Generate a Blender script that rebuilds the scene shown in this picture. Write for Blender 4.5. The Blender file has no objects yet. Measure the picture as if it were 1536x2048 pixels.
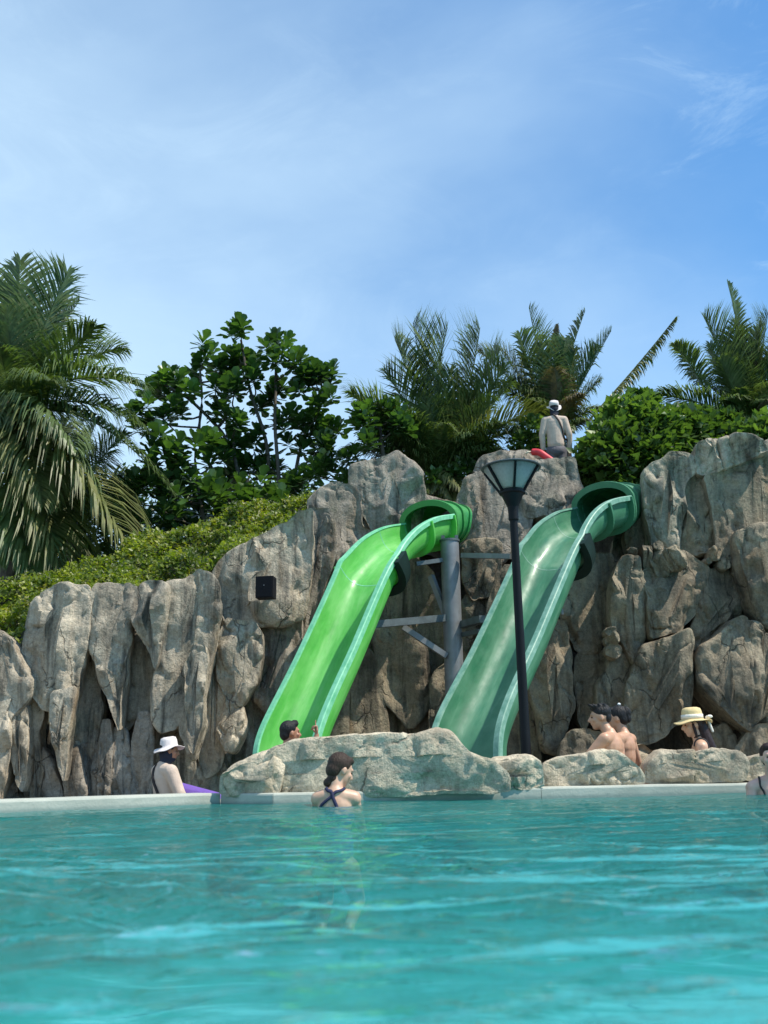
import bpy, math, random
import numpy as np
from mathutils import Matrix, Vector
random.seed(7)
RS = np.random.RandomState(7)
scene = bpy.context.scene
COL = scene.collection
rad = math.radians

# ------------------------------------------------------------------ camera, world, sun
F = 1950.0
PITCH, ROLL, CAMH = rad(15.15), rad(-1.0), 0.20
cam_d = bpy.data.cameras.new('camera')
cam = bpy.data.objects.new('camera', cam_d)
COL.objects.link(cam)
RM = Matrix.Rotation(math.pi/2 + PITCH, 4, 'X') @ Matrix.Rotation(ROLL, 4, 'Z')
cam.matrix_world = Matrix.Translation((0, 0, CAMH)) @ RM
cam_d.sensor_fit = 'VERTICAL'
cam_d.sensor_height = 36.0
cam_d.sensor_width = 27.0
cam_d.lens = F/2048*36
cam_d.clip_start = 0.05
cam_d.clip_end = 2000
cam_d.dof.use_dof = True
cam_d.dof.focus_distance = 12.0
cam_d.dof.aperture_fstop = 4.2
scene.camera = cam

SUN_EL, SUN_AZ = rad(57), rad(107)      # azimuth clockwise from +Y: to the right, a little to the camera's side
sdir = Vector((math.sin(SUN_AZ)*math.cos(SUN_EL), math.cos(SUN_AZ)*math.cos(SUN_EL), math.sin(SUN_EL)))
sun_d = bpy.data.lights.new('sun', 'SUN')
sun_d.energy = 5.0
sun_d.angle = rad(0.5)
sun_d.color = (1.0, 0.93, 0.80)
sun = bpy.data.objects.new('sun', sun_d)
COL.objects.link(sun)
sun.location = sdir*60
sun.rotation_euler = sdir.to_track_quat('Z', 'Y').to_euler()

W = bpy.data.worlds.new('World')
scene.world = W
W.use_nodes = True
nt = W.node_tree
nt.nodes.clear()
def wn(t, **k):
    n = nt.nodes.new(t)
    for a, b in k.items(): setattr(n, a, b)
    return n
def mathn(tree, op, a, b=None, c=None):
    n = tree.nodes.new('ShaderNodeMath'); n.operation = op
    for i, v in enumerate((a, b, c)):
        if v is None: continue
        if isinstance(v, (int, float)): n.inputs[i].default_value = v
        else: tree.links.new(v, n.inputs[i])
    return n.outputs[0]
sky = wn('ShaderNodeTexSky', sky_type='NISHITA', sun_disc=False, sun_elevation=SUN_EL, sun_rotation=SUN_AZ)
sky.air_density = 1.0; sky.dust_density = 0.4; sky.ozone_density = 1.6
tc = wn('ShaderNodeTexCoord')
sep = wn('ShaderNodeSeparateXYZ'); nt.links.new(tc.outputs['Generated'], sep.inputs[0])
def cloud_noise(rot, sc, scale, det, dist, rough=0.6):
    mp = wn('ShaderNodeMapping'); mp.inputs['Scale'].default_value = sc; mp.inputs['Rotation'].default_value = rot
    nt.links.new(tc.outputs['Generated'], mp.inputs[0])
    n = wn('ShaderNodeTexNoise'); n.inputs['Scale'].default_value = scale; n.inputs['Detail'].default_value = det
    n.inputs['Distortion'].default_value = dist; n.inputs['Roughness'].default_value = rough
    nt.links.new(mp.outputs[0], n.inputs['Vector'])
    return n.outputs['Fac']
veil = cloud_noise((0.2, 0.5, 0.3), (1, 1, 1.6), 1.8, 6, 0.3, 0.5)
wisp = cloud_noise((0.3, 0.7, 0.2), (1.2, 1.0, 3.0), 4.6, 11, 0.7, 0.68)
# the high thin cloud lies to the left (-x) and low over the trees
g = mathn(nt, 'MULTIPLY_ADD', sep.outputs[0], -0.95, 0.34)
g = mathn(nt, 'MULTIPLY_ADD', sep.outputs[2], -0.62, mathn(nt, 'ADD', g, 0.20))
v = mathn(nt, 'MULTIPLY_ADD', veil, 1.1, mathn(nt, 'SUBTRACT', g, 0.50))
vm = wn('ShaderNodeMapRange', interpolation_type='SMOOTHSTEP')
nt.links.new(v, vm.inputs['Value']); vm.inputs['From Min'].default_value = -0.12; vm.inputs['From Max'].default_value = 0.75
vm.inputs['To Max'].default_value = 0.80
wm = wn('ShaderNodeMapRange', interpolation_type='SMOOTHSTEP')
nt.links.new(wisp, wm.inputs['Value']); wm.inputs['From Min'].default_value = 0.46; wm.inputs['From Max'].default_value = 0.82
wm.inputs['To Max'].default_value = 0.40
m = mathn(nt, 'MAXIMUM', vm.outputs[0], mathn(nt, 'MULTIPLY', wm.outputs[0], 1.0))
m2 = mathn(nt, 'MINIMUM', mathn(nt, 'ADD', mathn(nt, 'MULTIPLY', m, 0.8), mathn(nt, 'MULTIPLY', wm.outputs[0], 0.25)), 1.0)
tint = wn('ShaderNodeMix', data_type='RGBA', blend_type='MULTIPLY'); tint.inputs[0].default_value = 1.0
nt.links.new(sky.outputs[0], tint.inputs[6]); tint.inputs[7].default_value = (1.02, 1.68, 2.0, 1)
mix = wn('ShaderNodeMix', data_type='RGBA')
nt.links.new(m2, mix.inputs[0]); nt.links.new(tint.outputs[2], mix.inputs[6]); mix.inputs[7].default_value = (7.3, 9.6, 11.3, 1)
bg = wn('ShaderNodeBackground'); bg.inputs[1].default_value = 0.088
nt.links.new(mix.outputs[2], bg.inputs[0])
wo = wn('ShaderNodeOutputWorld'); nt.links.new(bg.outputs[0], wo.inputs[0])

scene.view_settings.view_transform = 'Standard'
scene.view_settings.look = 'None'
scene.view_settings.exposure = 0.33
scene.view_settings.gamma = 1.0
scene.view_settings.use_curve_mapping = False
scene.cycles.max_bounces = 8
scene.cycles.transparent_max_bounces = 12
scene.cycles.caustics_reflective = False
scene.cycles.caustics_refractive = False
scene.cycles.sample_clamp_indirect = 6

# ------------------------------------------------------------------ pixel <-> place
R3 = np.array([[RM[i][j] for j in range(3)] for i in range(3)])
def ray(px, py):
    d = R3 @ np.array([(px-768)/F, (1024-py)/F, -1.0])
    return d
def at(px, py, Y):
    d = ray(px, py); t = Y/d[1]
    return np.array([d[0]*t, Y, CAMH + d[2]*t])
def atg(px, py, z=0.0):
    d = ray(px, py); t = (z-CAMH)/d[2]
    return np.array([d[0]*t, d[1]*t, z])
CR = {'E': (0, 1100, 2.743), 'F': (1040, 1080, 3.097), 'D': (1136, 540, 3.6575), 'B': (480, 840, 2.926), 'C': (840, 780, 2.694), 'P': (0, 0, 1.0)}
def cv(c, pts):
    ox, oy, s = CR[c]
    return [(ox+x/s, oy+y/s) for x, y in pts]

# ------------------------------------------------------------------ numpy noise
def _h(ix, iy, iz, seed):
    n = (ix*374761393 + iy*668265263 + iz*2147483647 + seed*1274126177) & 0xFFFFFFFF
    n = ((n ^ (n >> 13))*1274126177) & 0xFFFFFFFF
    n = ((n ^ (n >> 16))*2246822519) & 0xFFFFFFFF
    return ((n ^ (n >> 15)) & 0xFFFFFF)/float(0xFFFFFF)
def vnoise(P, seed=0):
    P = np.asarray(P, dtype=np.float64)
    I = np.floor(P).astype(np.int64); f = P-I
    f = f*f*f*(f*(f*6-15)+10)
    r = np.zeros(len(P))
    for dx in (0, 1):
        for dy in (0, 1):
            for dz in (0, 1):
                w = (f[:, 0] if dx else 1-f[:, 0])*(f[:, 1] if dy else 1-f[:, 1])*(f[:, 2] if dz else 1-f[:, 2])
                r += w*_h(I[:, 0]+dx, I[:, 1]+dy, I[:, 2]+dz, seed)
    return r*2-1
def fbm(P, seed=0, oct=4, gain=0.5):
    P = np.asarray(P, dtype=np.float64); a = 1.0; r = np.zeros(len(P))
    for o in range(oct):
        r += a*vnoise(P*(2.0**o)+o*17.3, seed+o); a *= gain
    return r
def voro(P, seed=0):
    """F2-F1 of a 3-D Voronoi: 0 at cell borders; and a value per cell"""
    I = np.floor(P).astype(np.int64)
    d1 = np.full(len(P), 9.0); d2 = np.full(len(P), 9.0); cid = np.zeros(len(P))
    for dx in (-1, 0, 1):
        for dy in (-1, 0, 1):
            for dz in (-1, 0, 1):
                c = I+np.array([dx, dy, dz])
                h = [_h(c[:, 0], c[:, 1], c[:, 2], seed+k) for k in range(3)]
                q = c+np.stack(h, 1)
                d = np.sqrt(((P-q)**2).sum(1))
                nb = d < d1
                d2 = np.where(nb, d1, np.minimum(d2, d))
                cid = np.where(nb, h[0], cid)
                d1 = np.where(nb, d, d1)
    return d2-d1, cid

# ------------------------------------------------------------------ objects
def tag(o, label=None, cat=None, group=None, kind=None):
    if label: o['label'] = label
    if cat: o['category'] = cat
    if group: o['group'] = group
    if kind: o['kind'] = kind
    return o
def empty(name, loc, label=None, cat=None, group=None, rz=0.0):
    o = bpy.data.objects.new(name, None)
    o.empty_display_size = 0.2
    o.location = Vector([float(v) for v in loc]); o.rotation_euler = (0, 0, rz)
    COL.objects.link(o)
    return tag(o, label, cat, group)
def mesh(name, V, Fc, mats, smooth=False, uv=None, mi=None):
    me = bpy.data.meshes.new(name)
    V = np.asarray(V, dtype=np.float64)
    if isinstance(Fc, np.ndarray):
        k = Fc.shape[1]; nf = len(Fc)
        me.vertices.add(len(V)); me.vertices.foreach_set('co', V.ravel())
        me.loops.add(nf*k); me.loops.foreach_set('vertex_index', Fc.astype(np.int32).ravel())
        me.polygons.add(nf)
        me.polygons.foreach_set('loop_start', np.arange(nf, dtype=np.int32)*k)
        me.update(calc_edges=True)
    else:
        me.from_pydata([tuple(v) for v in V], [], [tuple(int(i) for i in f) for f in Fc])
    if not isinstance(mats, (list, tuple)): mats = [mats]
    for m_ in mats: me.materials.append(m_)
    if mi is not None: me.polygons.foreach_set('material_index', np.asarray(mi, dtype=np.int32))
    if smooth: me.polygons.foreach_set('use_smooth', np.ones(len(me.polygons), dtype=bool))
    if uv is not None:
        l = me.uv_layers.new(name='UVMap')
        idx = np.zeros(len(me.loops), dtype=np.int32); me.loops.foreach_get('vertex_index', idx)
        l.data.foreach_set('uv', np.asarray(uv, dtype=np.float64)[idx].ravel())
    me.validate()
    return me
def obj(name, me, parent=None, loc=(0, 0, 0), rot=None):
    o = bpy.data.objects.new(name, me)
    COL.objects.link(o)
    o.location = loc
    if rot is not None: o.rotation_euler = rot
    if parent is not None: o.parent = parent
    return o
def put(name, V, Fc, mat, parent=None, smooth=False, world=True, **k):
    """world-space verts under an unrotated parent"""
    V = np.asarray(V, dtype=np.float64)
    if parent is not None and world:
        L = np.array(parent.location)
        if parent.parent: L = L+np.array(parent.parent.location)
        return obj(name, mesh(name, V-L, Fc, mat, smooth, **k), parent)
    if parent is None:
        c = np.array([(V[:, 0].min()+V[:, 0].max())/2, (V[:, 1].min()+V[:, 1].max())/2, V[:, 2].min()])
        return obj(name, mesh(name, V-c, Fc, mat, smooth, **k), None, c)
    return obj(name, mesh(name, V, Fc, mat, smooth, **k), parent)

def grid_faces(nr, nc, wrap=False):
    r = np.arange(nr-1)[:, None]; c = np.arange(nc if wrap else nc-1)[None, :]
    a = r*nc+c; b = r*nc+(c+1) % nc
    return np.stack([a, b, b+nc, a+nc], -1).reshape(-1, 4)
def tube(P, R, n=10, caps=True):
    P = np.asarray(P, float); R = np.broadcast_to(R, len(P)).astype(float)
    T = np.gradient(P, axis=0); T /= np.linalg.norm(T, axis=1)[:, None]+1e-12
    ref = np.array([0, 0, 1.0]) if abs(T[0][2]) < 0.9 else np.array([0, 1.0, 0])
    U = np.cross(T, ref); U /= np.linalg.norm(U, axis=1)[:, None]+1e-12
    N = np.cross(U, T)
    a = np.arange(n)*2*math.pi/n
    V = (P[:, None, :]+R[:, None, None]*(np.cos(a)[None, :, None]*U[:, None, :]+np.sin(a)[None, :, None]*N[:, None, :])).reshape(-1, 3)
    Fc = [tuple(f) for f in grid_faces(len(P), n, True)]
    if caps:
        Fc.append(tuple(range(n))[::-1]); Fc.append(tuple((len(P)-1)*n+i for i in range(n)))
    return V, Fc
def box(c, s, Rm=None):
    c = np.asarray(c, float); s = np.asarray(s, float)/2
    V = np.array([[x, y, z] for x in (-1, 1) for y in (-1, 1) for z in (-1, 1)], float)*s
    if Rm is not None: V = V @ np.asarray(Rm).T
    return V+c, [(0, 1, 3, 2), (4, 6, 7, 5), (0, 4, 5, 1), (2, 3, 7, 6), (0, 2, 6, 4), (1, 5, 7, 3)]
def join(parts):
    V, Fc, o = [], [], 0
    for v, f in parts:
        v = np.asarray(v); V.append(v)
        Fc += [tuple(int(i)+o for i in q) for q in f]; o += len(v)
    return np.concatenate(V), Fc
def lathe(prof, n=32, center=(0, 0, 0)):
    prof = np.asarray(prof, float); a = np.arange(n)*2*math.pi/n
    V = np.stack([prof[:, 0][:, None]*np.cos(a), prof[:, 0][:, None]*np.sin(a), np.repeat(prof[:, 1][:, None], n, 1)], -1).reshape(-1, 3)
    return V+np.asarray(center), [tuple(f) for f in grid_faces(len(prof), n, True)]
def bar(p0, p1, w, h):
    p0 = np.asarray(p0, float); p1 = np.asarray(p1, float); t = p1-p0; L = np.linalg.norm(t); t /= L
    u = np.cross(t, [0, 0, 1.0]); u /= np.linalg.norm(u)+1e-9; n = np.cross(u, t)
    return box((p0+p1)/2, (L, w, h), np.stack([t, u, n], 1))

# ------------------------------------------------------------------ materials
class MT:
    def __init__(s, name, rough=0.6, color=(0.5, 0.5, 0.5), **k):
        s.m = bpy.data.materials.new(name); s.m.use_nodes = True
        s.t = s.m.node_tree; s.b = s.t.nodes['Principled BSDF']; s.out = s.t.nodes['Material Output']
        s.b.inputs['Roughness'].default_value = rough
        s.b.inputs['Base Color'].default_value = (*color, 1)
        for a, b in k.items(): s.b.inputs[a.replace('_', ' ')].default_value = b
        s.tc = s.t.nodes.new('ShaderNodeTexCoord'); s.geo = s.t.nodes.new('ShaderNodeNewGeometry')
        s.pos = s.geo.outputs['Position']
    def l(s, a, b): s.t.links.new(a, b)
    def map(s, scale, src=None, rot=(0, 0, 0)):
        n = s.t.nodes.new('ShaderNodeMapping'); n.inputs['Scale'].default_value = scale; n.inputs['Rotation'].default_value = rot
        s.l(src or s.pos, n.inputs[0]); return n.outputs[0]
    def noise(s, scale, det=4, rough=0.55, dist=0.0, vec=None):
        n = s.t.nodes.new('ShaderNodeTexNoise'); n.inputs['Scale'].default_value = scale
        n.inputs['Detail'].default_value = det; n.inputs['Roughness'].default_value = rough; n.inputs['Distortion'].default_value = dist
        s.l(vec or s.pos, n.inputs['Vector']); return n.outputs['Fac']
    def ramp(s, fac, stops, interp='LINEAR'):
        n = s.t.nodes.new('ShaderNodeValToRGB'); n.color_ramp.interpolation = interp
        e = n.color_ramp.elements
        while len(e) < len(stops): e.new(0.5)
        for q, (p, c) in zip(e, stops):
            q.position = p; q.color = (*c, 1) if not isinstance(c, (int, float)) else (c, c, c, 1)
        s.l(fac, n.inputs[0]); return n.outputs[0]
    def mix(s, fac, a, b, mode='MIX'):
        n = s.t.nodes.new('ShaderNodeMix'); n.data_type = 'RGBA'; n.blend_type = mode
        for i, v in ((0, fac), (6, a), (7, b)):
            if isinstance(v, (int, float)): n.inputs[i].default_value = v
            elif isinstance(v, tuple): n.inputs[i].default_value = (*v, 1)
            else: s.l(v, n.inputs[i])
        return n.outputs[2]
    def math(s, op, a, b=None, c=None): return mathn(s.t, op, a, b, c)
    def bump(s, h, strength=0.5, dist=0.02, nrm=None):
        n = s.t.nodes.new('ShaderNodeBump'); n.inputs['Strength'].default_value = strength; n.inputs['Distance'].default_value = dist
        s.l(h, n.inputs['Height'])
        if nrm is not None: s.l(nrm, n.inputs['Normal'])
        s.l(n.outputs[0], s.b.inputs['Normal']); return n.outputs[0]
    def col(s, c): s.l(c, s.b.inputs['Base Color'])
def simple(name, color, rough=0.6, var=0.15, scale=8, bump=0.0, bscale=60, **k):
    M = MT(name, rough, color, **k)
    c2 = tuple(min(1, c*(1-var)) for c in color); c3 = tuple(min(1, c*(1+var)) for c in color)
    M.col(M.ramp(M.noise(scale, 5), [(0.3, c2), (0.7, c3)]))
    if bump: M.bump(M.noise(bscale, 4), bump, 0.01)
    return M.m
def rock_mat(name, light, mid, dark, stain=(0.045, 0.042, 0.036), warm=(0.26, 0.17, 0.09), green=(0.16, 0.18, 0.12), crack=2.2, streak=1.0):
    M = MT(name, 0.88)
    M.b.inputs['Specular IOR Level'].default_value = 0.25
    n1 = M.noise(1.3, 8, 0.62, 0.4)
    c = M.ramp(n1, [(0.30, dark), (0.47, mid), (0.66, light)])
    # stains that ran down the face
    st = M.noise(1.0, 7, 0.65, 0.3, M.map((5.5, 3.0, 0.55)))
    c = M.mix(M.ramp(st, [(0.48, 0.0), (0.66, 0.85*streak)]), c, stain)
    st2 = M.noise(1.0, 6, 0.6, 0.2, M.map((4.0, 4.0, 0.8), rot=(0.2, 0.1, 1.0)))
    c = M.mix(M.ramp(st2, [(0.54, 0.0), (0.72, 0.6)]), c, warm)
    gn = M.noise(0.7, 5, 0.6, 0.5)
    c = M.mix(M.ramp(gn, [(0.54, 0.0), (0.70, 0.45)]), c, green)
    # small grain and pocks
    gr = M.noise(22, 6, 0.7)
    c = M.mix(0.8, c, M.ramp(gr, [(0.30, 0.55), (0.52, 0.95), (0.75, 1.25)]), 'MULTIPLY')
    c = M.mix(0.6, c, M.ramp(M.noise(75, 4, 0.7), [(0.32, 0.62), (0.6, 1.12)]), 'MULTIPLY')
    # hairline cracks
    vt = M.t.nodes.new('ShaderNodeTexVoronoi'); vt.feature = 'DISTANCE_TO_EDGE'; vt.inputs['Scale'].default_value = crack
    dn = M.t.nodes.new('ShaderNodeTexNoise'); dn.inputs['Scale'].default_value = 3.0; dn.inputs['Detail'].default_value = 6
    M.l(M.pos, dn.inputs['Vector'])
    va = M.t.nodes.new('ShaderNodeVectorMath'); va.operation = 'MULTIPLY_ADD'
    M.l(dn.outputs['Color'], va.inputs[0]); va.inputs[1].default_value = (0.28, 0.28, 0.28); M.l(M.map((1, 1, 0.55)), va.inputs[2])
    M.l(va.outputs[0], vt.inputs['Vector'])
    cr = M.ramp(vt.outputs['Distance'], [(0.0, 0.0), (0.022, 1.0)])
    gate = M.ramp(M.noise(1.9, 3), [(0.53, 1.0), (0.60, 0.0)])       # cracks come and go
    crk = M.math('MAXIMUM', cr, gate)
    c = M.mix(M.math('MULTIPLY', M.math('SUBTRACT', 1.0, crk), 0.65), c, (0.02, 0.018, 0.015))
    M.col(c)
    h = M.math('ADD', M.math('MULTIPLY', M.noise(6, 9, 0.68, 0.3), 1.0), M.math('MULTIPLY', crk, 0.35))
    h = M.math('ADD', h, M.math('MULTIPLY', M.noise(1.0, 6, 0.6, 0.0, M.map((16, 10, 1.6))), 0.4))
    h = M.math('ADD', h, M.math('MULTIPLY', M.noise(34, 5, 0.7), 0.35))
    M.bump(h, 0.85, 0.06)
    return M.m
def leaf_mat(name, dark, mid, light, scale=1.2, rough=0.42, trans=0.35, spec=0.5, yellow=None, yamt=0.3, fine=9):
    M = MT(name, rough)
    M.b.inputs['Specular IOR Level'].default_value = spec
    c = M.ramp(M.noise(scale, 3), [(0.32, dark), (0.5, mid), (0.68, light)])
    c = M.mix(0.55, c, M.ramp(M.noise(fine, 3), [(0.3, 0.5), (0.7, 1.5)]), 'MULTIPLY')
    if yellow: c = M.mix(M.ramp(M.noise(fine*0.6, 2), [(0.55, 0.0), (0.7, yamt)]), c, yellow)
    M.col(c)
    tr = M.t.nodes.new('ShaderNodeBsdfTranslucent')
    M.l(M.mix(1.0, c, (1.5, 1.7, 0.6), 'MULTIPLY'), tr.inputs[0])
    mx = M.t.nodes.new('ShaderNodeMixShader'); mx.inputs[0].default_value = trans
    M.l(M.b.outputs[0], mx.inputs[1]); M.l(tr.outputs[0], mx.inputs[2]); M.l(mx.outputs[0], M.out.inputs[0])
    return M.m
ROCK_L = rock_mat('rock_grey', (0.58, 0.50, 0.38), (0.42, 0.36, 0.275), (0.22, 0.19, 0.15))
ROCK_C = rock_mat('rock_slate', (0.46, 0.40, 0.33), (0.31, 0.27, 0.22), (0.15, 0.135, 0.11))
ROCK_R = rock_mat('rock_brown', (0.40, 0.33, 0.23), (0.25, 0.205, 0.145), (0.11, 0.093, 0.07), streak=0.9)
ROCK_B = rock_mat('rock_cream', (0.72, 0.62, 0.46), (0.54, 0.46, 0.34), (0.32, 0.27, 0.20), stain=(0.13, 0.125, 0.105), warm=(0.42, 0.33, 0.2), crack=2.2, streak=0.3, green=(0.36,0.36,0.28))
ROCK_D = rock_mat('rock_recess_painted_shade', (0.20, 0.175, 0.135), (0.13, 0.115, 0.09), (0.06, 0.054, 0.046))  # darker rock colour holds the shade of the gaps between rocks
LEAF_PALM = leaf_mat('palm_leaf', (0.05, 0.08, 0.027), (0.09, 0.135, 0.045), (0.14, 0.18, 0.065), rough=0.45, trans=0.3, spec=0.4)
LEAF_PALM2 = leaf_mat('palm_leaf_olive', (0.07, 0.085, 0.028), (0.125, 0.145, 0.045), (0.2, 0.2, 0.08), rough=0.45, trans=0.3, spec=0.4, yellow=(0.22, 0.17, 0.07))
LEAF_DRY = leaf_mat('palm_leaf_dry', (0.09, 0.07, 0.04), (0.15, 0.115, 0.06), (0.22, 0.17, 0.09), rough=0.6, trans=0.2)
LEAF_BIG = leaf_mat('paddle_leaf', (0.027, 0.06, 0.02), (0.05, 0.105, 0.028), (0.10, 0.185, 0.04), scale=1.6, rough=0.38, trans=0.28, fine=5)
LEAF_BUSH = leaf_mat('bush_leaf', (0.045, 0.085, 0.022), (0.08, 0.14, 0.035), (0.135, 0.21, 0.055), scale=1.0, rough=0.4, trans=0.35, yellow=(0.2, 0.28, 0.06))
LEAF_HEDGE = leaf_mat('creeper_leaf', (0.045, 0.075, 0.012), (0.12, 0.165, 0.02), (0.24, 0.28, 0.035), scale=2.2, rough=0.45, trans=0.4, yellow=(0.40, 0.34, 0.05), yamt=0.6)
BARK = simple('bark', (0.16, 0.13, 0.10), 0.9, 0.35, 14, 0.7, 30)
BARK_D = simple('stem_bark', (0.085, 0.07, 0.055), 0.9, 0.3, 14, 0.6, 40)
SOIL = simple('soil', (0.045, 0.05, 0.025), 0.95, 0.3, 3, 0.6, 12)
# ------------------------------------------------------------------ setting: ground, pool, water
def wall_pt(px, py): return atg(px, py, 0.0)
e0 = wall_pt(0, 1625); e1 = wall_pt(440, 1608); e2 = wall_pt(545, 1608); e3 = wall_pt(1536, 1585)
d01 = (e1-e0)/np.linalg.norm(e1-e0); d23 = (e3-e2)/np.linalg.norm(e3-e2)
eL = e0-d01*14; eR = e3+d23*16
EDGE = [eL, e1, e2, eR]
EDGE_H = 0.085
def edge_y(x):
    return float(np.interp(x, [p[0] for p in EDGE], [p[1] for p in EDGE]))
# pool edge: each straight length is one coping block run with joints
M = MT('pale_concrete', 0.75)
c = M.ramp(M.noise(2.2, 6, 0.6), [(0.3, (0.30, 0.315, 0.27)), (0.7, (0.44, 0.45, 0.39))])
c = M.mix(M.ramp(M.noise(1.0, 5, 0.6, 0.0, M.map((7, 7, 30))), [(0.55, 0.0), (0.75, 0.5)]), c, (0.24, 0.27, 0.23))
zz = M.t.nodes.new('ShaderNodeSeparateXYZ'); M.l(M.pos, zz.inputs[0])
c = M.mix(M.ramp(M.math('MULTIPLY_ADD', M.noise(14, 3), 0.03, zz.outputs[2]), [(0.018, 0.75), (0.045, 0.0)]), c, (0.15, 0.21, 0.19))
M.col(c); M.bump(M.noise(50, 5), 0.3, 0.01)
CONC = M.m
def coping(name, pts, label, d_in=0.34):
    root = empty(name, ((pts[0][0]+pts[-1][0])/2, (pts[0][1]+pts[-1][1])/2, 0), label, 'pool edge')
    for i in range(len(pts)-1):
        a, b = np.array(pts[i]), np.array(pts[i+1]); L = np.linalg.norm(b-a); t = (b-a)/L
        n = np.array([-t[1], t[0], 0])
        k = max(1, int(round(L/2.4)))
        for j in range(k):
            p = a+t*(L*j/k+(0.004 if j else 0)); q = a+t*(L*(j+1)/k)
            ns = 14
            rows = []
            for s in np.linspace(0, 1, ns):
                c0 = p+(q-p)*s
                z = EDGE_H+0.004*vnoise(np.array([[c0[0]*1.3, c0[1], 3.3]]), 5)[0]
                for off, zz_ in ((0.0, -0.16), (0.0, z-0.018), (0.006, z-0.006), (0.02, z), (d_in, z+0.002), (d_in, -0.3)):
                    rows.append(c0+n*off+np.array([0, 0, zz_]))
            V = np.array(rows); Fc = [tuple(f) for f in grid_faces(ns, 6)]
            Fc += [(5, 4, 3, 2, 1, 0), tuple((ns-1)*6+i2 for i2 in range(6))]
            put('coping_block', V, Fc, CONC, root)
    return root
n0 = np.array([-d01[1], d01[0], 0])
coping('pool_edge', [eL, e1], 'pale concrete pool edge on the left, in front of the seated lifeguard')
coping('pool_edge', [e1+np.array([0.006, 0, 0]), e2], 'short angled piece of pool edge at the left end of the cream boulders')
coping('pool_edge', [e2+np.array([0.006, 0, 0]), eR], 'long pale pool edge running to the right under the cream boulders')

# pool basin: the wall under the coping rounds into the floor
M = MT('pool_basin_painted_light', 0.55)
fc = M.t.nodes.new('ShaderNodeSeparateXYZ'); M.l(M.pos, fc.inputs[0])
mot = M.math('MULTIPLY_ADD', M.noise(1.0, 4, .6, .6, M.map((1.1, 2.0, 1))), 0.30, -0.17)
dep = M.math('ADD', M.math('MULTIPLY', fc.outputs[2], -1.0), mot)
M.col(M.ramp(dep, [(0.0, (0.04, 0.26, 0.23)), (0.82, (0.025, 0.19, 0.165)), (0.95, (0.10, 0.46, 0.45)), (1.0, (0.36, 0.90, 1.0))]))  # dark wall to bright floor: water brightening towards the camera, put into the colour
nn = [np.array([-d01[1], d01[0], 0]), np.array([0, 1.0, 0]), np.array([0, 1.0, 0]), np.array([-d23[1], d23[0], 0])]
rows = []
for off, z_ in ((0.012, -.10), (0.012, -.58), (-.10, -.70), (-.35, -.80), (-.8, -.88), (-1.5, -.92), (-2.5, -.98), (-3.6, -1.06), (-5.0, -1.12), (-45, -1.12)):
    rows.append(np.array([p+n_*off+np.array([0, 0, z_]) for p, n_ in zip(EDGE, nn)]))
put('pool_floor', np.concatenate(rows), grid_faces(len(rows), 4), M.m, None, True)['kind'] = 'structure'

# water surface
xs = np.concatenate([np.linspace(-40, -6.5, 18)[:-1], np.linspace(-6.5, 6.5, 560), np.linspace(6.5, 40, 18)[1:]])
ys = np.concatenate([np.linspace(-30, 0.4, 12)[:-1], 0.4+np.linspace(0, 1, 520)**1.35*9.6, ])
X, Yg = np.meshgrid(xs, ys)
# trim to the edge line: squeeze the last rows so that the sheet ends inside the wall
lim = np.interp(X[0], [p[0] for p in EDGE], [p[1] for p in EDGE])+0.12
Y0 = 0.4; k = (lim-Y0)/9.6
Yg = np.where(Yg > Y0, Y0+(Yg-Y0)*k[None, :], Yg)
P = np.stack([X.ravel(), Yg.ravel(), np.zeros(X.size)], 1)
warp = fbm(P*0.9, 31, 2)*0.5
Pw = P+np.stack([warp, warp*0.7, 0*warp], 1)
# short chop, crests a little across the view
z = 0.020*fbm(Pw*np.array([0.55, 1.5, 1])+3.1, 41, 2, 0.45)
z += 0.0085*fbm(Pw*np.array([2.2, 4.4, 1]), 43, 2, 0.5)
r1 = 1-np.abs(vnoise(Pw*np.array([3.4, 7.5, 1])+9, 47)); z += 0.0075*r1**2
r2 = 1-np.abs(vnoise(Pw*np.array([8.0, 16.0, 1])+9, 49)); z += 0.0044*r2**2
fade = np.clip((6.4-np.abs(P[:, 0]))/0.8, 0, 1)*np.clip((P[:, 1]-0.4)/0.3, 0, 1)
P[:, 2] = z*fade*np.clip((8.5-P[:, 1])/3.0, 0.55, 1)*(1+0.8*np.exp(-np.maximum(P[:, 1]-1, 0)/1.3))-0.006
M = MT('pool_water', 0.03)
M.t.nodes.remove(M.b)
bp = M.t.nodes.new('ShaderNodeBump'); bp.inputs['Strength'].default_value = 0.6; bp.inputs['Distance'].default_value = 0.018
hh = M.math('ADD', M.noise(1.0, 4, 0.6, 0.3, M.map((12, 36, 1))), M.math('MULTIPLY', M.noise(1.0, 3, 0.5, 0.0, M.map((22, 80, 1))), 0.25))
M.l(hh, bp.inputs['Height'])
gl = M.t.nodes.new('ShaderNodeBsdfGlossy'); gl.inputs['Roughness'].default_value = 0.035; gl.inputs['Color'].default_value = (0.92, 0.97, 1, 1)
M.l(bp.outputs[0], gl.inputs['Normal'])
tp = M.t.nodes.new('ShaderNodeBsdfTransparent'); tp.inputs[0].default_value = (0.72, 0.98, 1.0, 1)
df = M.t.nodes.new('ShaderNodeBsdfDiffuse'); df.inputs[0].default_value = (0.012, 0.20, 0.185, 1)
M.l(bp.outputs[0], df.inputs['Normal'])
body = M.t.nodes.new('ShaderNodeMixShader'); body.inputs[0].default_value = 0.46
M.l(tp.outputs[0], body.inputs[1]); M.l(df.outputs[0], body.inputs[2])
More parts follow.
